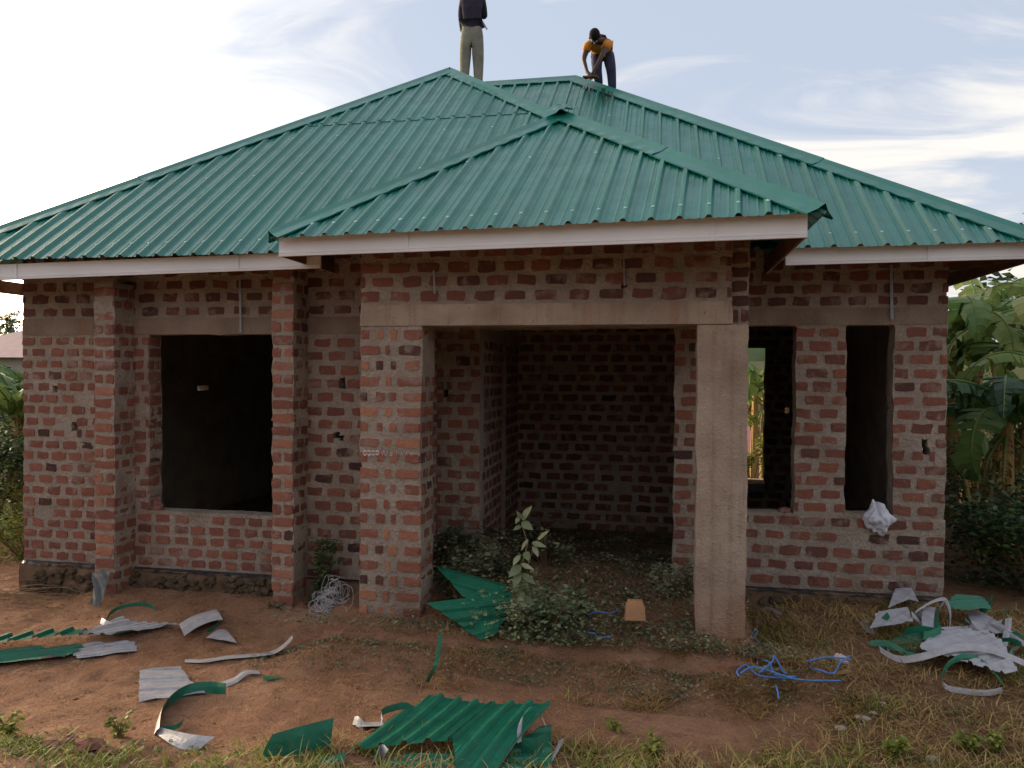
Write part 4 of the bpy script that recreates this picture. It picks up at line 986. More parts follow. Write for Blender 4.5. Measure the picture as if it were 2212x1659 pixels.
def tree(x, y, h, cw, n, label, seed, group='trees beyond the house', mat=BUSH, tr=(0, .7), ls=(.25, .5), trunk=.4, z=None):
    rr = random.Random(seed); zz = G(x, y) if z is None else z; t = thing('tree', label, 'tree', (x, y, zz), group); mb = MB()
    mb.tube([(0, 0, -.2), (.1, 0, h*.4), (.05, .1, h*.8)], h*.022, 8, .4, h*.008); P = []; T = []
    for _ in range(14):
        a = rr.uniform(0, 6.28); rd = cw*rr.uniform(.25, .95); cz = h*rr.uniform(trunk, .95); k = 1-abs(cz/h-.65)*.9; cx, cy = rd*k*math.cos(a), rd*k*math.sin(a)
        mb.tube([(.05, 0, cz*.55), (cx*.6, cy*.6, cz*.9), (cx, cy, cz)], h*.008, 5, .4, .01); c_r = cw*rr.uniform(.25, .45); base = rr.uniform(*tr)
        for _ in range(n//14):
            v = Vector((rr.gauss(0, 1), rr.gauss(0, 1), rr.gauss(0, .7))).normalized()*c_r*rr.uniform(.3, 1.1); P.append((cx+v.x, cy+v.y, cz+v.z)); T.append(base+rr.uniform(-.15, .15))
    mb.build('trunk', TWIG, t); o = leaves('crown', P, *ls, mat, t, tints=np.clip(np.array(T), 0, 1), asp=.6); o['kind'] = 'stuff'; return t
tree(12.9, 29, 8.9, 2.4, 2600, 'tree crown just showing over the right end of the roof', 31)
rr = random.Random(77)
LB = ['broad dark tree', 'tall mid-green tree', 'round bushy tree', 'loose pale tree']
k = 0
for (x, y, h, cw) in ((9.5, 18, 4.0, 2.2), (11.5, 19, 5.2, 2.6), (7.2, 21, 5.0, 2.4), (10, 25, 5.0, 3), (15, 22, 6, 3), (-46, 62, 6.5, 4), (-52, 63, 5, 3.5), (-57, 60, 4.8, 4), (-40, 58, 6.8, 3.5), (-49.5, 70, 6, 4), (-63, 66, 5.2, 4.2), (0, 34, 5.4, 3.5), (5, 36, 5.0, 3.5), (-5, 36, 5, 4), (11, 36, 5.6, 4), (-12, 36, 5, 4)):
    lab = ['thick tree close behind the bananas on the right', 'tree right of the bananas, cut by the frame edge', 'tree behind the right corner of the house', 'tree far behind the bananas', 'tree at the far right of the garden', 'grey-green tree touching the left house corner on the skyline', 'low tree on the skyline left of the house', 'rounded tree at the far left of the skyline', 'tallest tree hidden behind the left house corner', 'tree behind the skyline row on the left', 'leftmost tree of the skyline row', 'tree straight behind the house', 'tree behind the house seen past the window', 'tree behind the house left of the middle', 'tree behind the right half of the roof', 'tree behind the left wing'][k]
    tree(x, y, h, cw, 1500, lab, 40+k, tr=(.1, .8), ls=(.16, .34) if y < 40 else (.3, .6), trunk=.2); k += 1
# lone flat-topped tree on the left skyline
p = V(22, 700, 70); lt = tree(p.x, 70, (V(22, 664, 70).z-G(p.x, 70)), 1.15, 1100, 'lone small-crowned tree silhouetted on the left skyline', 60, group=None, tr=(0, .3), ls=(.12, .26), trunk=.74)
# far house with a mauve metal roof at the left edge
hp = thing('neighbour_house', 'distant house with a mauve hipped roof at the left edge', 'house', (V(20, 770, 30).x, 31, G(V(20, 770, 30).x, 31))); hx = V(20, 770, 30).x; hz = G(hx, 31)
MAUVE = simple('mauve_roof_metal', (.32, .20, .22), .6, .3, .12, 3); CREAM = simple('cream_wall', (.42, .36, .30), .9, .2, .1, 3); DGL = simple('dark_window_glass', (.03, .03, .035), .2, .5, .1)
ez = V(20, 772, 30).z-hz; tz = V(20, 712, 33).z-hz
mb = MB(); mb.box((-5, -.6, -.5), (2.6, 5, ez)); mb.build('wall', CREAM, hp)
mb = MB(); mb.add([(-5.5, -1.1, ez), (3.1, -1.1, ez), (3.1, 5.5, ez), (-5.5, 5.5, ez), (-2.2, 2.2, tz), (-.1, 2.2, tz)], [(0, 1, 5, 4), (1, 2, 5), (2, 3, 4, 5), (3, 0, 4), (3, 2, 1, 0)]); mb.build('roof', MAUVE, hp)
for x in (-3.8, -1.2, 1.2): 
    mb = MB(); mb.box((x-.4, -.64, ez-1.5), (x+.4, -.59, ez-.5)); mb.build('window', DGL, hp)
# house behind, seen through the right room
h2_ = thing('back_house', 'house with a pink roof and white railing seen through the narrow window', 'house', (2.2, 27, G(2.2, 27)))
mb = MB(); mb.box((-4, 0, -.4), (5, 5, 1.75)); mb.build('wall', CREAM, h2_)
PINK = simple('pink_roof_metal', (.42, .16, .14), .6, .3, .12, 3)
mb = MB(); mb.add([(-4.5, -.8, 1.7), (5.5, -.8, 1.7), (5.5, 5.6, 1.7), (-4.5, 5.6, 1.7), (-2, 2.4, 3.1), (3, 2.4, 3.1)], [(0, 1, 5, 4), (1, 2, 5), (2, 3, 4, 5), (3, 0, 4), (3, 2, 1, 0)]); mb.build('roof', PINK, h2_)
mb = MB(); mb.box((-2, -.04, .8), (-1, 0, 1.5)); mb.build('window', DGL, h2_)
mb = MB(); mb.bar((-4, -1.4, .9), (5, -1.4, .9), .05, .06); mb.bar((-4, -1.4, .1), (5, -1.4, .1), .05, .06)
for i in range(46): mb.bar((-4+i*.2, -1.4, .1), (-4+i*.2, -1.4, .9), .03, .05, up=Vector((0, 1, 0)))
mb.build('railing', WHITE, h2_)
# hedge line and hills closing the horizon
def ridge(name, R_, h, seed, mat, kind):
    vs = []; n = 160
    for i in range(n+1):
        a = -1.6+3.2*i/n; x, y = R_*math.sin(a), R_*math.cos(a); hh = h*(.75+.4*noise.noise(Vector((a*4, seed, 0)))+.12*noise.noise(Vector((a*30, seed, 0))))
        vs += [(x, y, 0), (x*1.02, y*1.02, hh), (x*1.15, y*1.15, hh*.9), (x*1.2, y*1.2, -1)]
    fs = [(4*i+k, 4*i+4+k, 4*i+5+k, 4*i+1+k) for i in range(n) for k in range(3)]
    mb = MB(); mb.add(vs, fs); return tag(mb.build(name, mat, smooth=True), None, None, None, kind)
HILL = simple('wooded_hillside', (.075, .10, .05), .95, .1, .4, .12)
ridge('hills', 240, 13, 3, HILL, 'structure')
# twigs heaped at the left house corner
rr = random.Random(12)
tp = g(90, 1300); tk = thing('twig_heap', 'heap of thin dry twigs at the left house corner', 'twigs', tp)
for i in range(26):
    a = rr.uniform(-.35, .35)+.12; l = rr.uniform(.5, 1.1); c0 = Vector((rr.uniform(-.6, .35), rr.uniform(-.25, .15), rr.uniform(.01, .14))); d = Vector((math.cos(a), rr.uniform(-.25, .25), math.sin(a)*.35))
    mb = MB(); mb.tube([c0-d*l/2, c0+Vector((0, 0, rr.uniform(-.03, .05))), c0+d*l/2+Vector((0, 0, rr.uniform(-.05, .03)))], .0045, 5, .5, .002); mb.build('twig', TWIG, tk)

# unseen trees added behind the camera, blocking low sky light from the rooms
for i, x in enumerate((-19, -14, -9.5, -5, -.5, 4, 8.5, 13, 18)):
    tree(x+.7*math.sin(i*3), -9.5-1.5*math.cos(i*2), 6.2+1.0*math.sin(i*1.7), 3.3, 2400, ['far left', 'second', 'third', 'fourth', 'middle', 'sixth', 'seventh', 'eighth', 'last'][i]+' broad tree in the unseen row added to block low sky light', 200+i, group='added trees blocking low sky light', ls=(.35, .7), trunk=.12, tr=(.1, .8))

tag(blades('garden_grass', scatter(14000, -17, -7.3, 4.2, 18, lambda x, y: sm((-7.4-x)/1.2)*(.2+.8*sm(nz(x, y, 1.1, 51)*3+.5)), seed=31), .06, .28, .012, (.3, 1.3), GRASS, tr=(.05, .8)),
    'rough green grass left of the house', 'grass', None, 'stuff')
bush(-11.5, 7.2, 1.1, 1.3, 1800, 'rounded bush in the rough grass left of the yard', 71, tr=(.1, .8))
bush(-13.5, 10.5, 1.4, 1.8, 2000, 'larger bush farther out in the rough grass left of the yard', 72, tr=(.1, .8))
tree(-19.5, 14, 5.2, 2.5, 1600, 'nearer of the two garden trees left of the house', 73, group=None, tr=(.1, .8), ls=(.16, .34), trunk=.25)
tree(-25, 19, 6.0, 2.8, 1600, 'farther of the two garden trees left of the house', 74, group=None, tr=(.1, .8), ls=(.16, .34), trunk=.25)
# ================================================================ DEBRIS
def scrap(name, label, cat, pts, rib, h=.02, lift=(0, 0), pitch=.19, rh=.026, under=False, curve=.02, zf=None, group=None):
    """offcut of ribbed sheet lying on the ground; pts = outline, rib = two points giving the rib direction (read off the photograph, laid on the ground)"""
    W_ = [(zf(*p) if zf else g(*p)) for p in pts]; c = sum(W_, Vector())/len(W_)
    a, b = [(zf(*p) if zf else g(*p)) for p in rib]; r = (b-a); r.z = 0; r.normalize(); q = Vector((-r.y, r.x, 0))
    poly = [((p-c).dot(q), (p-c).dot(r)) for p in W_]
    am = min(p[0] for p in poly); aM = max(p[0] for p in poly)
    xs = []; k = 0; a_ = am+.01
    while a_ < aM:
        xs += [(a_-.024, 0), (a_-.011, rh), (a_+.011, rh), (a_+.024, 0), (a_+pitch*.33, .004), (a_+pitch*.40, 0), (a_+pitch*.66, .004), (a_+pitch*.73, 0)]; a_ += pitch
    xs = [x for x in xs if am <= x[0] <= aM]+[(am, 0), (aM, 0)]+[(p[0], 0) for p in poly]; xs = sorted(set((round(x, 4), z) for x, z in xs))
    vs = []; n = 6
    for x, z in xs:
        ys = []
        for (a0, b0), (a1, b1) in zip(poly, poly[1:]+poly[:1]):
            if abs(a1-a0) > 1e-6:
                t = (x-a0)/(a1-a0)
                if -1e-3 <= t <= 1.001: ys.append(b0+(b1-b0)*t)
        if not ys: ys = [0]
        y0, y1 = min(ys), max(ys); rg = .008*noise.noise(Vector((x*20, c.x, c.y)))
        for i in range(n+1):
            y = y0+(y1-y0)*i/n+(rg if i in (0, n) else 0)
            zz = z+h+lift[0]*(x-am)+lift[1]*(y)+curve*math.sin(x*5+y*3+c.x*3)
            vs.append(q*x+r*y+UP*max(zz, .006))
    m_ = n+1; fs = [(i*m_+j, i*m_+j+1, (i+1)*m_+j+1, (i+1)*m_+j) for i in range(len(xs)-1) for j in range(n)]
    if (q.cross(r)).z > 0: fs = [tuple(reversed(f)) for f in fs]
    # keep the painted face up unless the grey back shows
    mb = MB(); mb.add(vs, fs)
    up = sum((Vector(vs[f[1]])-Vector(vs[f[0]])).cross(Vector(vs[f[2]])-Vector(vs[f[1]])).z for f in fs) > 0
    if up == under: mb.f = [tuple(reversed(f)) for f in mb.f]
    o = mb.build(name, SCRAP); o.location = c
    return tag(o, label, cat, group)
def ribbon(name, label, cat, pts, wv, mat=None, flip=False, group=None, taper=0, closed=False, tw=None):
    """strip of sheet along 3D points; wv = width vector or list of them"""
    pts = [Vector(p) for p in pts]; P = []; Wv = []
    wl_ = wv if isinstance(wv, list) else [wv]*len(pts); K = 5
    for i in range(len(pts)-1):     # Catmull-Rom
        p0, p1, p2, p3 = pts[max(0, i-1)], pts[i], pts[i+1], pts[min(len(pts)-1, i+2)]
        for k in range(K):
            t = k/K; P.append(.5*((2*p1)+(p2-p0)*t+(2*p0-5*p1+4*p2-p3)*t*t+(3*p1-p0-3*p2+p3)*t**3)); Wv.append(Vector(wl_[i]).lerp(Vector(wl_[i+1]), t))
    P.append(pts[-1]); Wv.append(Vector(wl_[-1])); c = P[0].copy(); vs = []
    for i, (p, w_) in enumerate(zip(P, Wv)):
        s = 1-taper*i/(len(P)-1); b = w_.length*.06
        vs += [p-c+w_*s*.5, p-c+w_*s*.1+Vector((0, -.4, 1)).normalized()*b, p-c-w_*s*.5]
    fs = [(3*i+k, 3*i+3+k, 3*i+4+k, 3*i+1+k) for i in range(len(P)-1) for k in (0, 1)]
    tv = CAM-c; s_n = sum((Vector(vs[f[1]])-Vector(vs[f[0]])).cross(Vector(vs[f[2]])-Vector(vs[f[1]])).dot(tv) for f in fs) > 0
    if s_n == flip: fs = [tuple(reversed(f)) for f in fs]     # which face looks towards the yard: painted or grey
    mb = MB(); mb.add(vs, fs); o = mb.build(name, mat or SCRAP); o.location = c
    return tag(o, label, cat, group)
O_, S_ = 'roofing_offcut', 'metal_strip'
def gh(x, y, h=0.0): return g(x, y)+Vector((0, 0, h))
# left group
scrap(O_, 'grey-backed ribbed triangle with its tip pointing right, left of the bare soil', 'roofing offcut', [(170,1386),(232,1352),(262,1339),(290,1348),(386,1358),(240,1392)], [(232,1386),(330,1352)], h=.05, under=True, rh=.02, pitch=.085)
scrap(O_, 'grey-backed ribbed piece below the pointed triangle', 'roofing offcut', [(153,1412),(190,1388),(292,1386),(296,1410),(166,1428)], [(160,1420),(280,1398)], h=.02, under=True, rh=.014, pitch=.09)
scrap(O_, 'green ribbed sheet lying flat at the left edge of the frame', 'roofing offcut', [(-90,1420),(0,1405),(170,1396),(184,1398),(140,1430),(-90,1452)], [(0,1440),(150,1418)], h=.02, pitch=.14)
scrap(O_, 'narrow dark green ribbed sheet behind the flat one at the left edge', 'roofing offcut', [(-80,1398),(0,1390),(178,1378),(190,1384),(158,1396),(-80,1415)], [(20,1400),(60,1382)], h=.07, pitch=.16, rh=.03)
ribbon(S_, 'grey strip folded like a ramp, right of the pointed triangle', 'metal strip', [gh(392,1368,.03), gh(420,1352,.04), gh(450,1342,.05), gh(474,1338,.05)], g(400, 1380)-g(388, 1350)+Vector((0, 0, .02)), flip=True)
scrap(O_, 'small plain grey triangle beside the folded strip', 'roofing offcut', [(444,1386),(474,1358),(486,1362),(512,1394)], [(450,1380),(480,1366)], h=.012, under=True, rh=.0, pitch=.4, curve=.01)
ribbon(S_, 'short green curl between the folded strip and the grey triangle', 'metal strip', [gh(470,1340,.05), gh(474,1350,.03), gh(462,1362,.02), gh(448,1368,.01)], Vector((.01, 0, .05)))
ribbon(S_, 'thin dark green arc of strip near the wing wall', 'metal strip', [gh(228,1350,.01), gh(240,1330,.03), gh(275,1317,.04), gh(315,1312,.03), gh(338,1318,.01)], Vector((0, 0, .035)), flip=False)
ribbon(S_, 'white twisted end of strip beside the dark green arc', 'metal strip', [gh(218,1345,.02), gh(226,1352,.03), gh(242,1354,.01)], Vector((.0, .03, .04)), flip=True)
ribbon(S_, 'long thin green strip with a pale raised end across the bare soil', 'metal strip', [gh(400,1428,.005), gh(440,1430,.01), gh(490,1422,.008), gh(545,1418,.01), gh(590,1414,.02), gh(615,1406,.05), gh(632,1398,.09)], g(500, 1424)-g(500, 1414)+Vector((0, 0, .01)), flip=True, taper=-.1)
scrap(O_, 'flat square-cut grey piece alone on the bare soil', 'roofing offcut', [(300,1519),(302,1459),(390,1448),(412,1476),(446,1502)], [(305,1500),(430,1494)], h=.02, under=True, rh=.010, pitch=.20, curve=.006)
# the big curl: a strip standing on edge that bends round to the front
ribbon(S_, 'large curled green strip standing on edge, left of centre', 'metal strip', [gh(488,1500,.03), gh(455,1497,.03), gh(410,1503,.03), gh(372,1521,.03), gh(346,1552,.03), gh(338,1590,.03)], [Vector((0, .01, .10)), Vector((0, .03, .10)), Vector((.0, .03, .11)), Vector((.03, .02, .11)), Vector((.04, 0, .10)), Vector((.04, 0, .05))])
ribbon(S_, 'grey turned-over end of the large curl', 'metal strip', [gh(340,1582,.02), gh(366,1598,.03), gh(404,1612,.03), gh(446,1618,.03)], [Vector((.02, .02, .02)), Vector((.04, .07, .02)), Vector((.05, .10, .04)), Vector((.06, .10, .05))], flip=True)
ribbon(S_, 'small green hook of metal inside the large curl', 'metal strip', [gh(345,1578,.01), gh(375,1578,.02), gh(392,1572,.03), gh(398,1562,.05)], Vector((0, .01, .03)))
ribbon(S_, 'bluish grey sliver of strip pointing away from the large curl', 'metal strip', [gh(482,1482,.01), gh(510,1472,.015), gh(532,1458,.02), gh(560,1455,.01)], g(520, 1474)-g(512, 1462), flip=True, taper=.3)
scrap(O_, 'small plain green triangle on the bare soil', 'roofing offcut', [(567,1462),(616,1465),(570,1473)], [(570,1468),(610,1466)], h=.008, rh=0, pitch=.5, curve=0)
# front centre
def Z(x, y, h): return g(x, y)+Vector((0, 0, h))
mb = MB(); a = Z(565, 1636, .05); b = Z(718, 1612, .05); c2 = Z(720, 1596, .14); d2 = Z(598, 1614, .14)
ribbon('ridge_cap_offcut', 'dark green folded ridge cap offcut standing beside the big sheet', 'roofing offcut', [Z(575,1640,.07), Z(640,1630,.08), Z(718,1614,.09)], [Vector((.05, .05, .13)), Vector((.01, .05, .15)), Vector((0, .05, .16))])
scrap(O_, 'torn strip of teal and grey metal under the dark cap offcut', 'roofing offcut', [(690,1650),(745,1640),(745,1655),(700,1664)], [(700,1656),(740,1648)], h=.01, rh=.01)
scrap('roofing_sheet', 'large green ribbed sheet offcut lying nearest the camera', 'roofing offcut', [(750,1632),(928,1543),(1012,1552),(1066,1562),(1130,1571),(1190,1581),(1062,1690),(985,1680),(978,1640),(860,1638)], [(900,1640),(1010,1560)], h=.10, lift=(0, .03), pitch=.125, rh=.028, curve=.03)
scrap('roofing_sheet', 'teal sheet strips showing under the front of the large green sheet', 'roofing offcut', [(820,1650),(1000,1640),(1190,1600),(1192,1660),(1000,1700),(830,1690)], [(830,1660),(1060,1668)], h=.02, pitch=.11, rh=.022)
ribbon(S_, 'pale metal loop arching over the right corner of the large green sheet', 'metal strip', [Z(1122,1640,.10), Z(1122,1632,.17), Z(1130,1618,.21), Z(1148,1610,.235), Z(1166,1612,.21), Z(1178,1622,.15)], [Vector((.02, .03, .0)), Vector((.02, .04, .01)), Vector((.01, .05, .015)), Vector((0, .05, 0)), Vector((-.02, .04, .01)), Vector((-.02, .03, .01))], flip=True)
ribbon(S_, 'green upright flap at the right end of the large green sheet', 'metal strip', [Z(1128,1640,.06), Z(1160,1642,.07), Z(1190,1628,.08)], Vector((0, .02, .13)))
ribbon(S_, 'grey bent strip behind the large green sheet', 'metal strip', [gh(770,1572,.02), gh(800,1574,.03), gh(845,1572,.03), gh(880,1562,.03), gh(900,1552,.04)], g(820, 1574)-g(820, 1558)+Vector((0, 0, .02)), flip=True)
ribbon(S_, 'dark green curl with white ends behind the large green sheet', 'metal strip', [gh(826,1576,.05), gh(824,1560,.06), gh(845,1546,.05), gh(875,1540,.05), gh(894,1543,.03)], Vector((0, .01, .045)))
ribbon(S_, 'white crumpled tab at the left end of the grey bent strip', 'metal strip', [gh(764,1566,.03), gh(772,1574,.05), gh(786,1578,.02)], Vector((.01, .02, .05)), flip=True)
ribbon(S_, 'folded grey tab in front of the torn strip', 'metal strip', [gh(808,1655,.02), gh(818,1640,.06), gh(834,1648,.05)], Vector((.03, .0, .06)), flip=True)
ribbon(S_, 'short pale strip end right of the large green sheet', 'metal strip', [Z(1188,1650,.01), Z(1206,1632,.05), Z(1212,1622,.07)], Vector((.03, .02, .01)), flip=True)
# porch offcuts
pz = lambda x, y: V(x, y, 5.68+(1440-y)*.0048)
def slant(name, label, pts, rib, under=False, pitch=.13):
    W_ = [pz(*p) for p in pts]; c = sum(W_, Vector())/len(W_); nrm = (W_[1]-W_[0]).cross(W_[2]-W_[0]).normalized()
    if nrm.z < 0: nrm = -nrm
    r = pz(*rib[1])-pz(*rib[0]); r = (r-nrm*r.dot(nrm)).normalized(); q = nrm.cross(r)
    poly = [((p-c).dot(q), (p-c).dot(r)) for p in W_]; am = min(p[0] for p in poly); aM = max(p[0] for p in poly); xs = []; a_ = am+.06
    while a_ < aM: xs += [(a_-.022, 0), (a_-.012, .022), (a_+.012, .022), (a_+.022, 0)]; a_ += pitch
    xs = sorted(set([(round(x, 4), z) for x, z in xs if am < x < aM]+[(am, 0), (aM, 0)]+[(p[0], 0) for p in poly])); vs = []
    for x, z in xs:
        ys = [b0+(b1-b0)*(x-a0)/(a1-a0) for (a0, b0), (a1, b1) in zip(poly, poly[1:]+poly[:1]) if abs(a1-a0) > 1e-6 and -1e-3 <= (x-a0)/(a1-a0) <= 1.001] or [0]
        for i in range(5): vs.append(q*x+r*(min(ys)+(max(ys)-min(ys))*i/4)+nrm*(z+.08))
    fs = [(i*5+j, i*5+j+1, (i+1)*5+j+1, (i+1)*5+j) for i in range(len(xs)-1) for j in range(4)]
    if (sum((Vector(vs[f[1]])-Vector(vs[f[0]])).cross(Vector(vs[f[2]])-Vector(vs[f[1]])).dot(nrm) for f in fs) > 0) == under: fs = [tuple(reversed(f)) for f in fs]
    mb = MB(); mb.add(vs, fs); o = mb.build(name, SCRAP); o.location = c; return tag(o, label, 'roofing offcut', 'green offcuts on the porch edge')
slant(O_, 'green ribbed triangle slanting down from the pillar, highest of the porch offcuts', [(948,1240),(985,1262),(1095,1278),(1108,1300),(1040,1330),(1003,1302)], [(960,1262),(1060,1290)])
slant(O_, 'green ribbed offcut pointing left, middle one on the porch edge', [(925,1318),(1030,1305),(1110,1300),(1098,1345),(1040,1362),(1000,1366)], [(940,1345),(1060,1332)])
slant(O_, 'small green ribbed offcut tipping over the porch edge', [(1000,1372),(1040,1364),(1096,1348),(1075,1385),(1040,1398)], [(1020,1394),(1075,1374)])
ribbon(S_, 'thin green strip hanging from the porch edge onto the soil', 'metal strip', [V(952,1368,5.72), V(948,1400,5.56), V(940,1438,5.36), gh(922,1480,.02)], Vector((.028, .0, 0)))
# right pile
pr = [(O_, 'large pale grey ribbed sheet on top of the scrap pile at the right', [(1985,1440),(2050,1375),(2098,1372),(2168,1430),(2198,1480),(2170,1492),(2090,1465)], [(1990,1435),(2110,1400)], .12, True, .10, .02),
      (O_, 'pale grey curved offcut at the left of the scrap pile', [(1878,1395),(1898,1362),(1960,1355),(1972,1374),(1930,1384)], [(1890,1392),(1950,1360)], .16, True, .3, .01),
      (O_, 'small pale grey offcut at the back of the scrap pile', [(1918,1338),(1934,1308),(1968,1306),(1984,1325),(1964,1322)], [(1925,1330),(1960,1310)], .12, True, .3, .01),
      (O_, 'teal green offcut in the middle of the scrap pile', [(2048,1345),(2070,1328),(2115,1332),(2140,1362),(2090,1362),(2050,1358)], [(2055,1350),(2120,1350)], .16, False, .09, .02),
      (O_, 'dark green offcut under the pale curved one', [(1895,1400),(1960,1378),(2010,1372),(2010,1395),(1960,1420)], [(1900,1400),(2000,1385)], .04, False, .2, .01),
      (O_, 'grey offcut lying apart left of the scrap pile', [(1855,1345),(1878,1342),(1892,1372),(1872,1368)], [(1860,1348),(1884,1370)], .03, True, .3, .004),
      (O_, 'grey-backed offcut behind the teal one', [(2085,1345),(2120,1350),(2190,1385),(2150,1395),(2100,1375)], [(2090,1350),(2160,1390)], .07, True, .3, .01),
      (O_, 'green offcut at the back right of the scrap pile', [(2120,1362),(2165,1368),(2212,1392),(2175,1400)], [(2125,1365),(2200,1392)], .04, False, .2, .01)]
for n_, lab, pts, rb_, h, un, pt_, rh_ in pr: scrap(n_, lab, 'roofing offcut', pts, rb_, h=h, under=un, pitch=pt_, rh=rh_, curve=.035, group='roofing scraps in the right-hand pile')
GS = 'strips in the right-hand scrap pile'
def rs(lab, pts, w_, flip): ribbon(S_, lab, 'metal strip', [Z(*p) for p in pts], w_, flip=flip, group=GS)
rs('long pale strip lying across the front of the scrap pile', [(1900,1408,.02),(1940,1432,.03),(1990,1448,.10),(2060,1450,.17),(2130,1452,.17),(2212,1462,.10),(2250,1470,.05)], Vector((0, .05, .035)), True)
rs('green and grey hoop at the front right of the scrap pile', [(2112,1458,.13),(2060,1462,.12),(2036,1474,.06),(2042,1492,.03),(2080,1502,.03),(2130,1506,.03),(2165,1500,.03)], Vector((0, .01, .038)), True)
rs('green back half of the front hoop', [(2050,1462,.10),(2085,1458,.14),(2130,1468,.11),(2168,1492,.04)], Vector((0, .02, .03)), False)
rs('grey strip leaning down in the middle of the scrap pile', [(2008,1350,.15),(2004,1375,.13),(2012,1402,.03)], Vector((.10, .02, 0)), True)
rs('green curled strip standing in the middle of the scrap pile', [(2040,1352,.20),(2024,1365,.18),(2024,1388,.10),(2045,1398,.06)], Vector((.05, .05, .04)), False)
rs('white bent strip between the grey and green offcuts', [(1978,1362,.16),(2010,1352,.20),(2040,1348,.21),(2052,1368,.16),(2050,1385,.10)], Vector((.03, .05, .02)), True)
rs('grey strip on the right slope of the scrap pile', [(2108,1378,.14),(2130,1400,.10),(2155,1432,.06),(2175,1450,.04)], Vector((.09, .03, 0)), True)
rs('grey strip running off the right edge of the frame', [(2140,1380,.10),(2175,1395,.10),(2215,1412,.07),(2260,1425,.04)], Vector((0, .05, .04)), True)
rs('pale upright strip end at the back right of the scrap pile', [(2168,1408,.04),(2176,1392,.12),(2178,1378,.16)], Vector((.05, 0, .01)), True)
rs('green loop under the left of the scrap pile', [(1880,1398,.03),(1920,1405,.05),(1960,1418,.02),(2000,1428,.02)], Vector((0, .02, .04)), False)
rr = random.Random(71)
for i in range(12):
    x, y = rr.uniform(1900, 2180), rr.uniform(1340, 1440); a = rr.uniform(0, 6.28); r = rr.uniform(.06, .16); c0 = Z(x, y, rr.uniform(.04, .16)); n_ = rr.choice((4, 5, 6)); el = rr.uniform(.3, 1)
    P_ = [c0+Vector((r*math.cos(a+k*.75), r*el*math.sin(a+k*.75), .03*k*rr.uniform(-.4, 1))) for k in range(n_)]
    ribbon(S_, 'thin curled metal strip tangled into the right-hand scrap pile', 'metal strip', P_, Vector((rr.uniform(-.02, .02), rr.uniform(-.02, .03), rr.uniform(.03, .06))), flip=rr.random() < .55, group='small curls in the right-hand scrap pile')
# scraps by the column
rs2 = [('thin dark green strip curling out from behind the column', [(1600,1330,.01),(1618,1315,.05),(1650,1302,.09),(1680,1300,.07)], Vector((0, .02, .03)), False),
       ('grey strip arching beside the concrete column', [(1612,1312,.07),(1640,1300,.11),(1662,1306,.09),(1682,1322,.02)], Vector((0, .05, .02)), True),
       ('short grey strip end lying under the right window', [(1650,1318,.03),(1668,1324,.03),(1690,1330,.01)], Vector((0, .05, .02)), True)]
for lab, pts, w_, fl in rs2: ribbon(S_, lab, 'metal strip', [Z(*p) for p in pts], w_, flip=fl, group='scraps beside the concrete column')
# blue twine
def cord(name, label, cat, paths, r, mat, group=None):
    c = Vector(paths[0][0]); t = thing(name, label, cat, c, group) if len(paths) > 1 else None
    for P in paths:
        Q = []; P = [Vector(p) for p in P]
        for i in range(len(P)-1):
            p0, p1, p2, p3 = P[max(0, i-1)], P[i], P[i+1], P[min(len(P)-1, i+2)]
            for k in range(5): u = k/5; Q.append(.5*((2*p1)+(p2-p0)*u+(2*p0-5*p1+4*p2-p3)*u*u+(3*p1-p0-3*p2+p3)*u**3)-c)
        Q.append(P[-1]-c); mb = MB(); mb.tube(Q, r, 5)
        if t: mb.build('strand', mat, t, smooth=True)
        else: o = mb.build(name, mat, smooth=True); o.location = c; tag(o, label, cat, group); t = o
    return t
def gp(L_, h=.012): return [Z(x, y, h+.05+.012*((i*7) % 3)) for i, (x, y) in enumerate(L_)]
cord('twine', 'large loose tangle of blue twine on the dry grass', 'twine', [gp([(1597,1480),(1592,1472),(1612,1462),(1640,1478),(1700,1488),(1760,1498),(1815,1490)]), gp([(1600,1478),(1625,1468),(1660,1480),(1720,1492),(1790,1500)], .03),
     gp([(1594,1470),(1630,1452),(1660,1460),(1675,1482),(1720,1490)], .03), gp([(1640,1484),(1668,1462),(1672,1452),(1690,1478),(1700,1490)], .05), gp([(1745,1448),(1750,1465),(1775,1478),(1800,1476),(1815,1456),(1836,1444)], .02), gp([(1746,1446),(1780,1442),(1812,1446),(1838,1444)], .01), gp([(1676,1500),(1680,1518),(1682,1535)], .01)], .0065, BLUE)
cord('twine', 'short piece of blue twine below the concrete column', 'twine', [gp([(1625,1398),(1622,1388),(1636,1384),(1630,1396),(1650,1412),(1680,1426),(1692,1434)])], .0065, BLUE)
cord('twine', 'bit of blue twine on the porch floor beside the tan brick', 'twine', [[V(x, y, 6.25)+Vector((0, 0, .02)) for x, y in ((1272,1334),(1285,1327),(1305,1328),(1320,1330),(1336,1322))]], .005, BLUE)
cord('twine', 'bit of blue twine at the porch edge below the tan brick', 'twine', [[V(x, y, 5.98)+Vector((0, 0, .02)) for x, y in ((1270,1372),(1285,1374),(1290,1382),(1308,1382),(1322,1380))]], .006, BLUE)
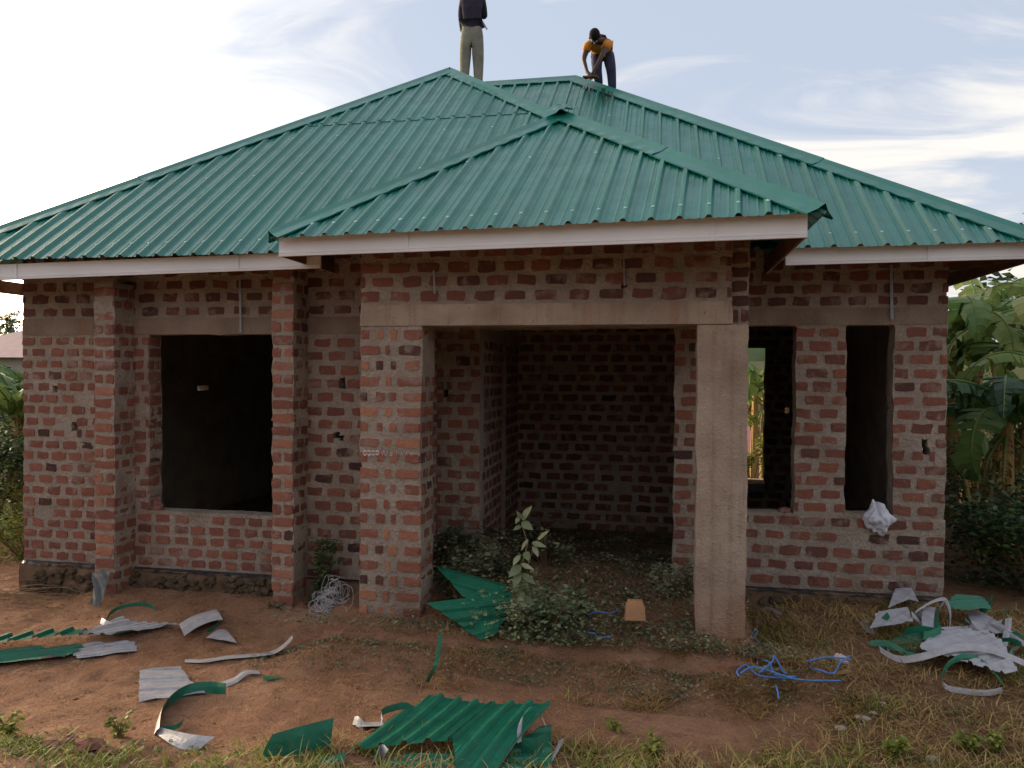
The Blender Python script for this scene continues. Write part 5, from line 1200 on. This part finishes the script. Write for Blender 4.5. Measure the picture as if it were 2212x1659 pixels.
# tangle of nylon strips between pier and pillar
rr = random.Random(33); nb = V(715, 1330, 6.45); PT = []
for i in range(70):
    cx, cy = rr.choice(((722,1265),(700,1300),(712,1290),(735,1280),(715,1318),(685,1308),(700,1312))); r = rr.uniform(8, 30); a0 = rr.uniform(0, 6.3); Y = rr.uniform(6.35, 6.6); ex = rr.uniform(.5, 1.2)
    PT.append([V(cx+r*ex*math.cos(a0+k*.8+rr.uniform(-1.1, 1.1)), min(1358, cy+r*math.sin(a0+k*.8)*.9), Y+.02*k) for k in range(rr.choice((5, 6, 8)))])
PT.append([V(x, y, 6.3) for x, y in ((684,1318),(676,1335),(690,1356),(720,1354),(745,1335),(748,1310))]); PT.append([V(x, y, 6.32) for x, y in ((742,1262),(760,1270),(762,1300),(752,1320),(770,1326))])
PT.append([V(x, y, 6.34) for x, y in ((735,1258),(738,1300),(752,1320),(768,1328))])
cord('nylon_tangle', 'tangle of pale nylon strips between the brick pier and the porch pillar', 'nylon strips', PT, .0019, NYLON)
rb2 = MB()
# plastic bag on the sill of the right window
def bag(name, label, c, sx, sy, sz, mat, seed, peak=.5):
    vs = []; n, m_ = 60, 40
    for j in range(m_):
        b = -math.pi/2+math.pi*j/(m_-1)
        for i in range(n):
            a = 2*math.pi*i/n; d = Vector((math.cos(a)*math.cos(b), math.sin(a)*math.cos(b), math.sin(b))); k = 1+.32*noise.noise(d*1.6+Vector((seed, 0, 0)))+.20*noise.noise(d*4+Vector((seed, 3, 0)))-.26*abs(noise.noise(d*2.6+Vector((seed, 0, 5))))-.09*abs(noise.noise(d*7+Vector((0, seed, 5))))+.08
            tp_ = 1-peak*max(0, d.z)**1.2
            vs.append((d.x*sx*k*tp_+.25*sx*max(0, d.z)*-1, d.y*sy*k*tp_, d.z*sz*k))
    fs = [(j*n+i, j*n+(i+1) % n, (j+1)*n+(i+1) % n, (j+1)*n+i) for j in range(m_-1) for i in range(n)]
    mb = MB(); mb.add(vs, fs); o = mb.build(name, mat, smooth=True); o.location = c; return tag(o, label, 'bag' if 'bag' in name else 'scrap')
bag('plastic_bag', 'crumpled white plastic bag on the sill of the rightmost window', V(1898, 1116, YR-.01), .118, .09, .155, BAGM, 2.0, .62)
bag('paper_scrap', 'crumpled white paper scrap on the dry grass right of the twine', Z(1816, 1432, .03), .055, .05, .035, simple('dirty_white_paper', (.55, .47, .45), .9, .2, .2), 5.0, .2)
# black polythene scrap leaning on the pilaster
q = [V(x, y, Y) for x, y, Y in ((198,1238,6.62),(237,1234,6.62),(234,1252,6.60),(224,1285,6.50),(218,1308,6.42),(193,1305,6.42),(203,1280,6.50),(196,1255,6.60))]; c = sum(q, Vector())/8
vs = []; fs = []
rows = [((198,1238),(237,1234)),((198,1250),(235,1250)),((202,1268),(229,1268)),((200,1288),(224,1286)),((193,1305),(218,1308))]
for j, (a, b) in enumerate(rows):
    for i in range(5):
        t = i/4; vs.append(V(a[0]+(b[0]-a[0])*t, a[1]+(b[1]-a[1])*t, 6.625-.05*j-.02*abs(math.sin(i*2.1+j)))-c)
fs = [(j*5+i, j*5+i+1, (j+1)*5+i+1, (j+1)*5+i) for j in range(4) for i in range(4)]
mb = MB(); mb.add(vs, fs, .5); o = mb.build('polythene_scrap', GREYP); o.location = c; tag(o, 'dirty grey-black polythene scrap against the foot of the left pilaster', 'plastic scrap')
# loose brick on the porch
bp = V(1372, 1341, 6.12); vs, fs = PROTO[4]
mb = MB(); sx, sz_ = .165, .155
poly = [(-.5,-.5),(.5,-.5),(.46,.15),(.36,.5),(-.30,.5),(-.44,.3)]; n = 6; vs = [(x*sx, -.03, (y+.5)*sz_) for x, y in poly]+[(x*sx*.95, -.04, (y*.95+.5)*sz_) for x, y in poly]+[(x*sx, .055, (y+.5)*sz_+.01) for x, y in poly]
fs = [(i, (i+1) % n, n+(i+1) % n, n+i) for i in range(n)]+[tuple(n+i for i in range(n))]+[(i, 2*n+i, 2*n+(i+1) % n, (i+1) % n) for i in range(n)]+[tuple(2*n+i for i in range(n))[::-1]]
mb.add(vs, fs); o = mb.build('loose_brick', SPARE); o.location = bp; o.rotation_euler = (math.radians(-14), 0, math.radians(6)); tag(o, 'tan brick with a cut corner standing on the porch floor', 'brick')
# wood chip, small stones, red clods
mb = MB(); mb.bar((-.05, 0, .01), (.05, .04, .02), .03, .014); o = mb.build('wood_chip', DRY); o.location = Z(1820, 1462, .01); tag(o, 'pale wood chip beside the white paper scrap', 'wood chip')
rr = random.Random(55)
def clod(x, y, r, label, mat, grp=None, nm='clod'):
    vs = []; n = 8
    for j in range(5):
        b = -math.pi/2+math.pi*j/4
        for i in range(n):
            a = 2*math.pi*i/n; k = r*(1+.4*noise.noise(Vector((i*.8, j*.9, x*.1)))); vs.append((k*1.5*math.cos(a)*math.cos(b), k*math.sin(a)*math.cos(b), k*.6*math.sin(b)))
    fs = [(j*n+i, j*n+(i+1) % n, (j+1)*n+(i+1) % n, (j+1)*n+i) for j in range(4) for i in range(n)]
    mb = MB(); mb.add(vs, fs); o = mb.build(nm, mat); o.location = Z(x, y, r*.3); tag(o, label, 'clod' if nm == 'clod' else 'stone', grp)
CLAY = simple('fired_clay_lump', (.22, .105, .075), .95, .1, .4, 12, bump=.8)
for x, y, r, lab in ((190,1618,.07,'largest red clay lump in the left verge'), (150,1604,.045,'middle red clay lump in the left verge'), (112,1612,.04,'leftmost red clay lump in the left verge'), (232,1628,.045,'rightmost red clay lump in the left verge')): clod(x, y, r, lab, CLAY, 'red clay lumps in the left verge')
PST = simple('pale_stone', (.45, .36, .32), .9, .2, .2)
for x, y, r, lab in ((1345,1512,.014,'tiny white pebble on the bare soil in the middle'), (1905,1521,.022,'pinkish pebble in the dry grass below the scrap pile'), (1862,1555,.035,'pinkish stone in the dry grass, nearer the camera'), (1885,1542,.02,'small pale stone behind the pinkish one'), (1815,1575,.025,'tan stone in the dry grass'), (1500,1340,.045,'stone at the foot of the concrete column'), (2015,1642,.03,'tan stone in the verge at the right'), (1090,1445,.03,'pale green-grey lump at the foot of the porch edge')): clod(x, y, r, lab, PST, None, 'stone')
# ================================================================ PEOPLE
SKINM = simple('dark_skin', (.075, .038, .026), .55, .4, .15, 12)
HAIRM = simple('black_hair', (.012, .010, .010), .9, .2, .2); EYEM = simple('eye', (.35, .32, .30), .3, .5, .05)
NAVY = simple('dark_navy_shirt', (.030, .026, .042), .9, .2, .25, 10, bump=.5, bscale=12); GREYT = simple('grey_green_trousers', (.22, .21, .17), .95, .15, .2, 9, bump=.6, bscale=11)
ORNG = simple('orange_shirt', (.58, .23, .035), .85, .2, .2, 9, bump=.5, bscale=12); DARKT = simple('dark_blue_trousers', (.040, .042, .085), .9, .2, .25, 9, bump=.5, bscale=12)
SHOE = simple('worn_shoe', (.05, .04, .035), .7, .3, .2)
DG = bpy.context.evaluated_depsgraph_get
def skin(name, V_, E_, mat, parent, root=0, sub=1):
    """V_ = [(x,y,z,rx,ry)], grown with a Skin modifier and baked to one mesh"""
    me = bpy.data.meshes.new(name); me.from_pydata([v[:3] for v in V_], E_, []); o = bpy.data.objects.new(name, me); C.objects.link(o)
    md = o.modifiers.new('skin', 'SKIN'); md.use_smooth_shade = True
    for i, v in enumerate(V_): me.skin_vertices[0].data[i].radius = (v[3], v[4] if len(v) > 4 else v[3]); me.skin_vertices[0].data[i].use_root = (i == root)
    s = o.modifiers.new('sub', 'SUBSURF'); s.levels = sub; s.render_levels = sub
    dg = DG(); dg.update(); m2 = bpy.data.meshes.new_from_object(o.evaluated_get(dg)); m2.name = name; bpy.data.objects.remove(o)
    o = bpy.data.objects.new(name, m2); C.objects.link(o); m2.materials.clear(); m2.materials.append(mat)
    m2.polygons.foreach_set('use_smooth', [True]*len(m2.polygons))
    if parent: o.parent = parent
    return o
def person(label, loc, rotz, J, top, legs, feet_fwd, sleeve_long):
    """J: dict of joints; returns the body (one continuous mesh) with clothes and hair as children"""
    j = J; names = ['pelvis', 'waist', 'chest', 'neck', 'head', 'crown', 'lsh', 'lel', 'lwr', 'lha', 'rsh', 'rel', 'rwr', 'rha', 'lhip', 'lkn', 'lan', 'lto', 'rhip', 'rkn', 'ran', 'rto']
    rad = {'pelvis': (.125, .10), 'waist': (.115, .09), 'chest': (.135, .10), 'neck': (.052, .052), 'head': (.078, .088), 'crown': (.070, .080), 'lsh': .058, 'lel': .040, 'lwr': .028, 'lha': (.036, .020), 'lhip': .085, 'lkn': .055, 'lan': .036, 'lto': (.036, .024)}
    for k in list(rad):
        if k[0] == 'l' and len(k) > 2: rad['r'+k[1:]] = rad[k]
    V_ = [(*j[n], *(rad[n] if isinstance(rad[n], tuple) else (rad[n],))) for n in names]; ix = {n: i for i, n in enumerate(names)}
    E = [('pelvis', 'waist'), ('waist', 'chest'), ('chest', 'neck'), ('neck', 'head'), ('head', 'crown'), ('chest', 'lsh'), ('lsh', 'lel'), ('lel', 'lwr'), ('lwr', 'lha'), ('chest', 'rsh'), ('rsh', 'rel'), ('rel', 'rwr'), ('rwr', 'rha'),
         ('pelvis', 'lhip'), ('lhip', 'lkn'), ('lkn', 'lan'), ('lan', 'lto'), ('pelvis', 'rhip'), ('rhip', 'rkn'), ('rkn', 'ran'), ('ran', 'rto')]
    E = [(ix[a], ix[b]) for a, b in E]; k = len(V_)
    for s in ('l', 'r'):      # fingers and thumb: short chains that leave the palm
        h = Vector(j[s+'ha']); d = (h-Vector(j[s+'wr'])).normalized(); sd_ = d.cross(Vector((0, 1, 0.2))).normalized()
        for q, (off, ln) in enumerate(((-.026, .060), (-.009, .070), (.009, .066), (.026, .052), (.038, .040))):
            a = h+sd_*off*.8+d*.03; b = a+d*ln*.55+sd_*off*.2; c = b+(d*.6+Vector((0, .5, -.3))*.4).normalized()*ln*.5
            if q == 4: a = h+sd_*off*.7; b = a+(d*.5+sd_*.8).normalized()*ln*.6; c = b+d*ln*.5
            V_ += [(*a, .0095), (*b, .0085), (*c, .007)]; E += [(ix[s+'ha'], k), (k, k+1), (k+1, k+2)]; k += 3
    body = skin('person', V_, E, SKINM, None); body.location = loc; body.rotation_euler = (0, 0, rotz); tag(body, label, 'person', None)
    def sub(names_, grow, E_, nm, mat, extra=None):
        vs = []; 
        for n in names_:
            r = rad[n] if isinstance(rad[n], tuple) else (rad[n], rad[n]); gr = grow.get(n, .012); vs.append((*j[n], r[0]+gr, r[1]+gr))
        if extra: vs += extra
        i_ = {n: i for i, n in enumerate(names_)}; return skin(nm, vs, [((i_[a] if isinstance(a, str) else a), (i_[b] if isinstance(b, str) else b)) for a, b in E_], mat, body)
    j['lcuff'] = tuple(Vector(j['lkn']).lerp(Vector(j['lan']), .93)); j['rcuff'] = tuple(Vector(j['rkn']).lerp(Vector(j['ran']), .93)); rad['lcuff'] = rad['rcuff'] = .040
    sub(['pelvis', 'lhip', 'lkn', 'lcuff', 'rhip', 'rkn', 'rcuff', 'waist'], {'pelvis': .035, 'lhip': .028, 'rhip': .028, 'lkn': .030, 'rkn': .030, 'lcuff': .026, 'rcuff': .026, 'waist': .028},
        [('waist', 'pelvis'), ('pelvis', 'lhip'), ('lhip', 'lkn'), ('lkn', 'lcuff'), ('pelvis', 'rhip'), ('rhip', 'rkn'), ('rkn', 'rcuff')], 'trousers', legs)
    f = .95 if sleeve_long else .55
    for s in 'lr':
        a, b = (j[s+'el'], j[s+'wr']) if sleeve_long else (j[s+'sh'], j[s+'el']); j[s+'cu'] = tuple(Vector(a).lerp(Vector(b), f)); rad[s+'cu'] = .032 if sleeve_long else .052
    ns = ['waist', 'chest', 'lsh', 'lcu', 'rsh', 'rcu', 'pelvis']+(['lel', 'rel'] if sleeve_long else [])
    es = [('pelvis', 'waist'), ('waist', 'chest'), ('chest', 'lsh'), ('chest', 'rsh')]+([('lsh', 'lel'), ('lel', 'lcu'), ('rsh', 'rel'), ('rel', 'rcu')] if sleeve_long else [('lsh', 'lcu'), ('rsh', 'rcu')])
    ph = Vector(j['pelvis']).lerp(Vector(j['waist']), .8 if sleeve_long else .35); keep = j['pelvis']; j['pelvis'] = tuple(ph)
    sub(ns, {'waist': .040, 'pelvis': .045, 'chest': .052 if sleeve_long else .030, 'lsh': .024, 'rsh': .024, 'lcu': .018, 'rcu': .018, 'lel': .018, 'rel': .018}, es, 'shirt', top); j['pelvis'] = keep
    # hair cap, ears, nose and eyes
    hd = Vector(j['head']); cr_ = Vector(j['crown']); u = (cr_-hd).normalized(); fw = Vector(j['face']); fw = (fw-u*fw.dot(u)).normalized(); sd_ = u.cross(fw)
    def blob(nm, c, rx, ry, rz, mat):
        vs = []; n = 12
        for a in range(7):
            b = -math.pi/2+math.pi*a/6
            for i in range(n): t = 2*math.pi*i/n; vs.append(c+sd_*rx*math.cos(t)*math.cos(b)+fw*ry*math.sin(t)*math.cos(b)+u*rz*math.sin(b))
        mb = MB(); mb.add(vs, [(a*n+i, a*n+(i+1) % n, (a+1)*n+(i+1) % n, (a+1)*n+i) for a in range(6) for i in range(n)]); return mb.build(nm, mat, body, smooth=True)
    mid = hd.lerp(cr_, .5); blob('hair', mid+u*.035-fw*.018, .083, .098, .085, HAIRM)
    for s in (-1, 1): blob('ear', mid+sd_*.080*s-u*.01, .014, .022, .032, SKINM); blob('eye', mid+sd_*.032*s+fw*.083, .014, .008, .008, EYEM)
    blob('nose', mid+fw*.095-u*.028, .016, .020, .024, SKINM); blob('mouth', mid+fw*.085-u*.065, .026, .010, .009, simple('lip', (.10, .040, .034), .5, .4, .1))
    for s in 'lr':
        a = Vector(j[s+'an']); b = Vector(j[s+'to']); skin('shoe', [(*(a+Vector((0, 0, -.01))), .045), (*b, .043, .032)], [(0, 1)], SHOE, body)
    return body
# man standing with his back to the camera, high on the left of the roof
J1 = dict(pelvis=(0, 0, .86), waist=(0, .01, 1.09), chest=(.01, .02, 1.30), neck=(.02, .04, 1.50), head=(.03, .08, 1.61), crown=(.035, .10, 1.70), face=(.3, 1, -.3),
          lsh=(-.17, .02, 1.42), lel=(-.215, .02, 1.15), lwr=(-.175, .10, .93), lha=(-.15, .14, .86), rsh=(.18, .03, 1.42), rel=(.215, .12, 1.16), rwr=(.15, .30, 1.40), rha=(.14, .32, 1.48),
          lhip=(-.085, 0, .80), lkn=(-.11, .02, .45), lan=(-.115, .0, .08), lto=(-.13, .14, .03), rhip=(.085, 0, .80), rkn=(.10, .03, .45), ran=(.105, 0, .08), rto=(.13, .14, .03))
for k_ in J1:
    if k_ != 'face': J1[k_] = (J1[k_][0]*(.80 if k_[1:] in ('sh','el','wr','ha') else .95), J1[k_][1], J1[k_][2])
for k_ in ('lel','rel'): J1[k_] = (J1[k_][0]*.92, J1[k_][1], J1[k_][2])
p1 = person('man in dark long-sleeved shirt and grey trousers standing with his back turned on the roof', (-2.76, 10.95, 6.06), math.radians(4), J1, NAVY, GREYT, 1, True); p1.scale = (1.0, 1.0, 1.0)
mb = MB(); mb.tube([(.14, -.05, 1.08), (.24, -.10, .90)], .012, 6); mb.build('tool', STEEL, p1); 
# man bending forward over the ridge, facing the camera
J2 = dict(pelvis=(.02, .14, .66), waist=(.01, -.02, .71), chest=(0, -.18, .70), neck=(-.015, -.33, .66), head=(-.02, -.43, .63), crown=(-.02, -.51, .65), face=(0, 0, -1),
          lsh=(-.155, -.22, .65), lel=(-.215, -.30, .38), lwr=(-.15, -.36, .16), lha=(-.11, -.38, .10), rsh=(.14, -.22, .65), rel=(.08, -.36, .39), rwr=(-.03, -.40, .17), rha=(-.06, -.40, .10),
          lhip=(-.075, .14, .60), lkn=(-.05, -.02, .33), lan=(-.01, .08, .03), lto=(-.02, -.05, -.01), rhip=(.11, .14, .60), rkn=(.17, .03, .31), ran=(.19, .08, -.05), rto=(.22, -.05, -.09))
p2_ = p2 = person('man in orange T-shirt and dark trousers bending over the ridge to fix the roof', (-.90, 11.18, 6.10), math.radians(-3), J2, ORNG, DARKT, 1, False); p2.scale = (.93, .93, .90)
mb = MB(); mb.bar((-.20, -.34, .08), (.02, -.40, .05), .10, .02); mb.build('board', WOOD, p2)
# green stain left by cutting below the second man
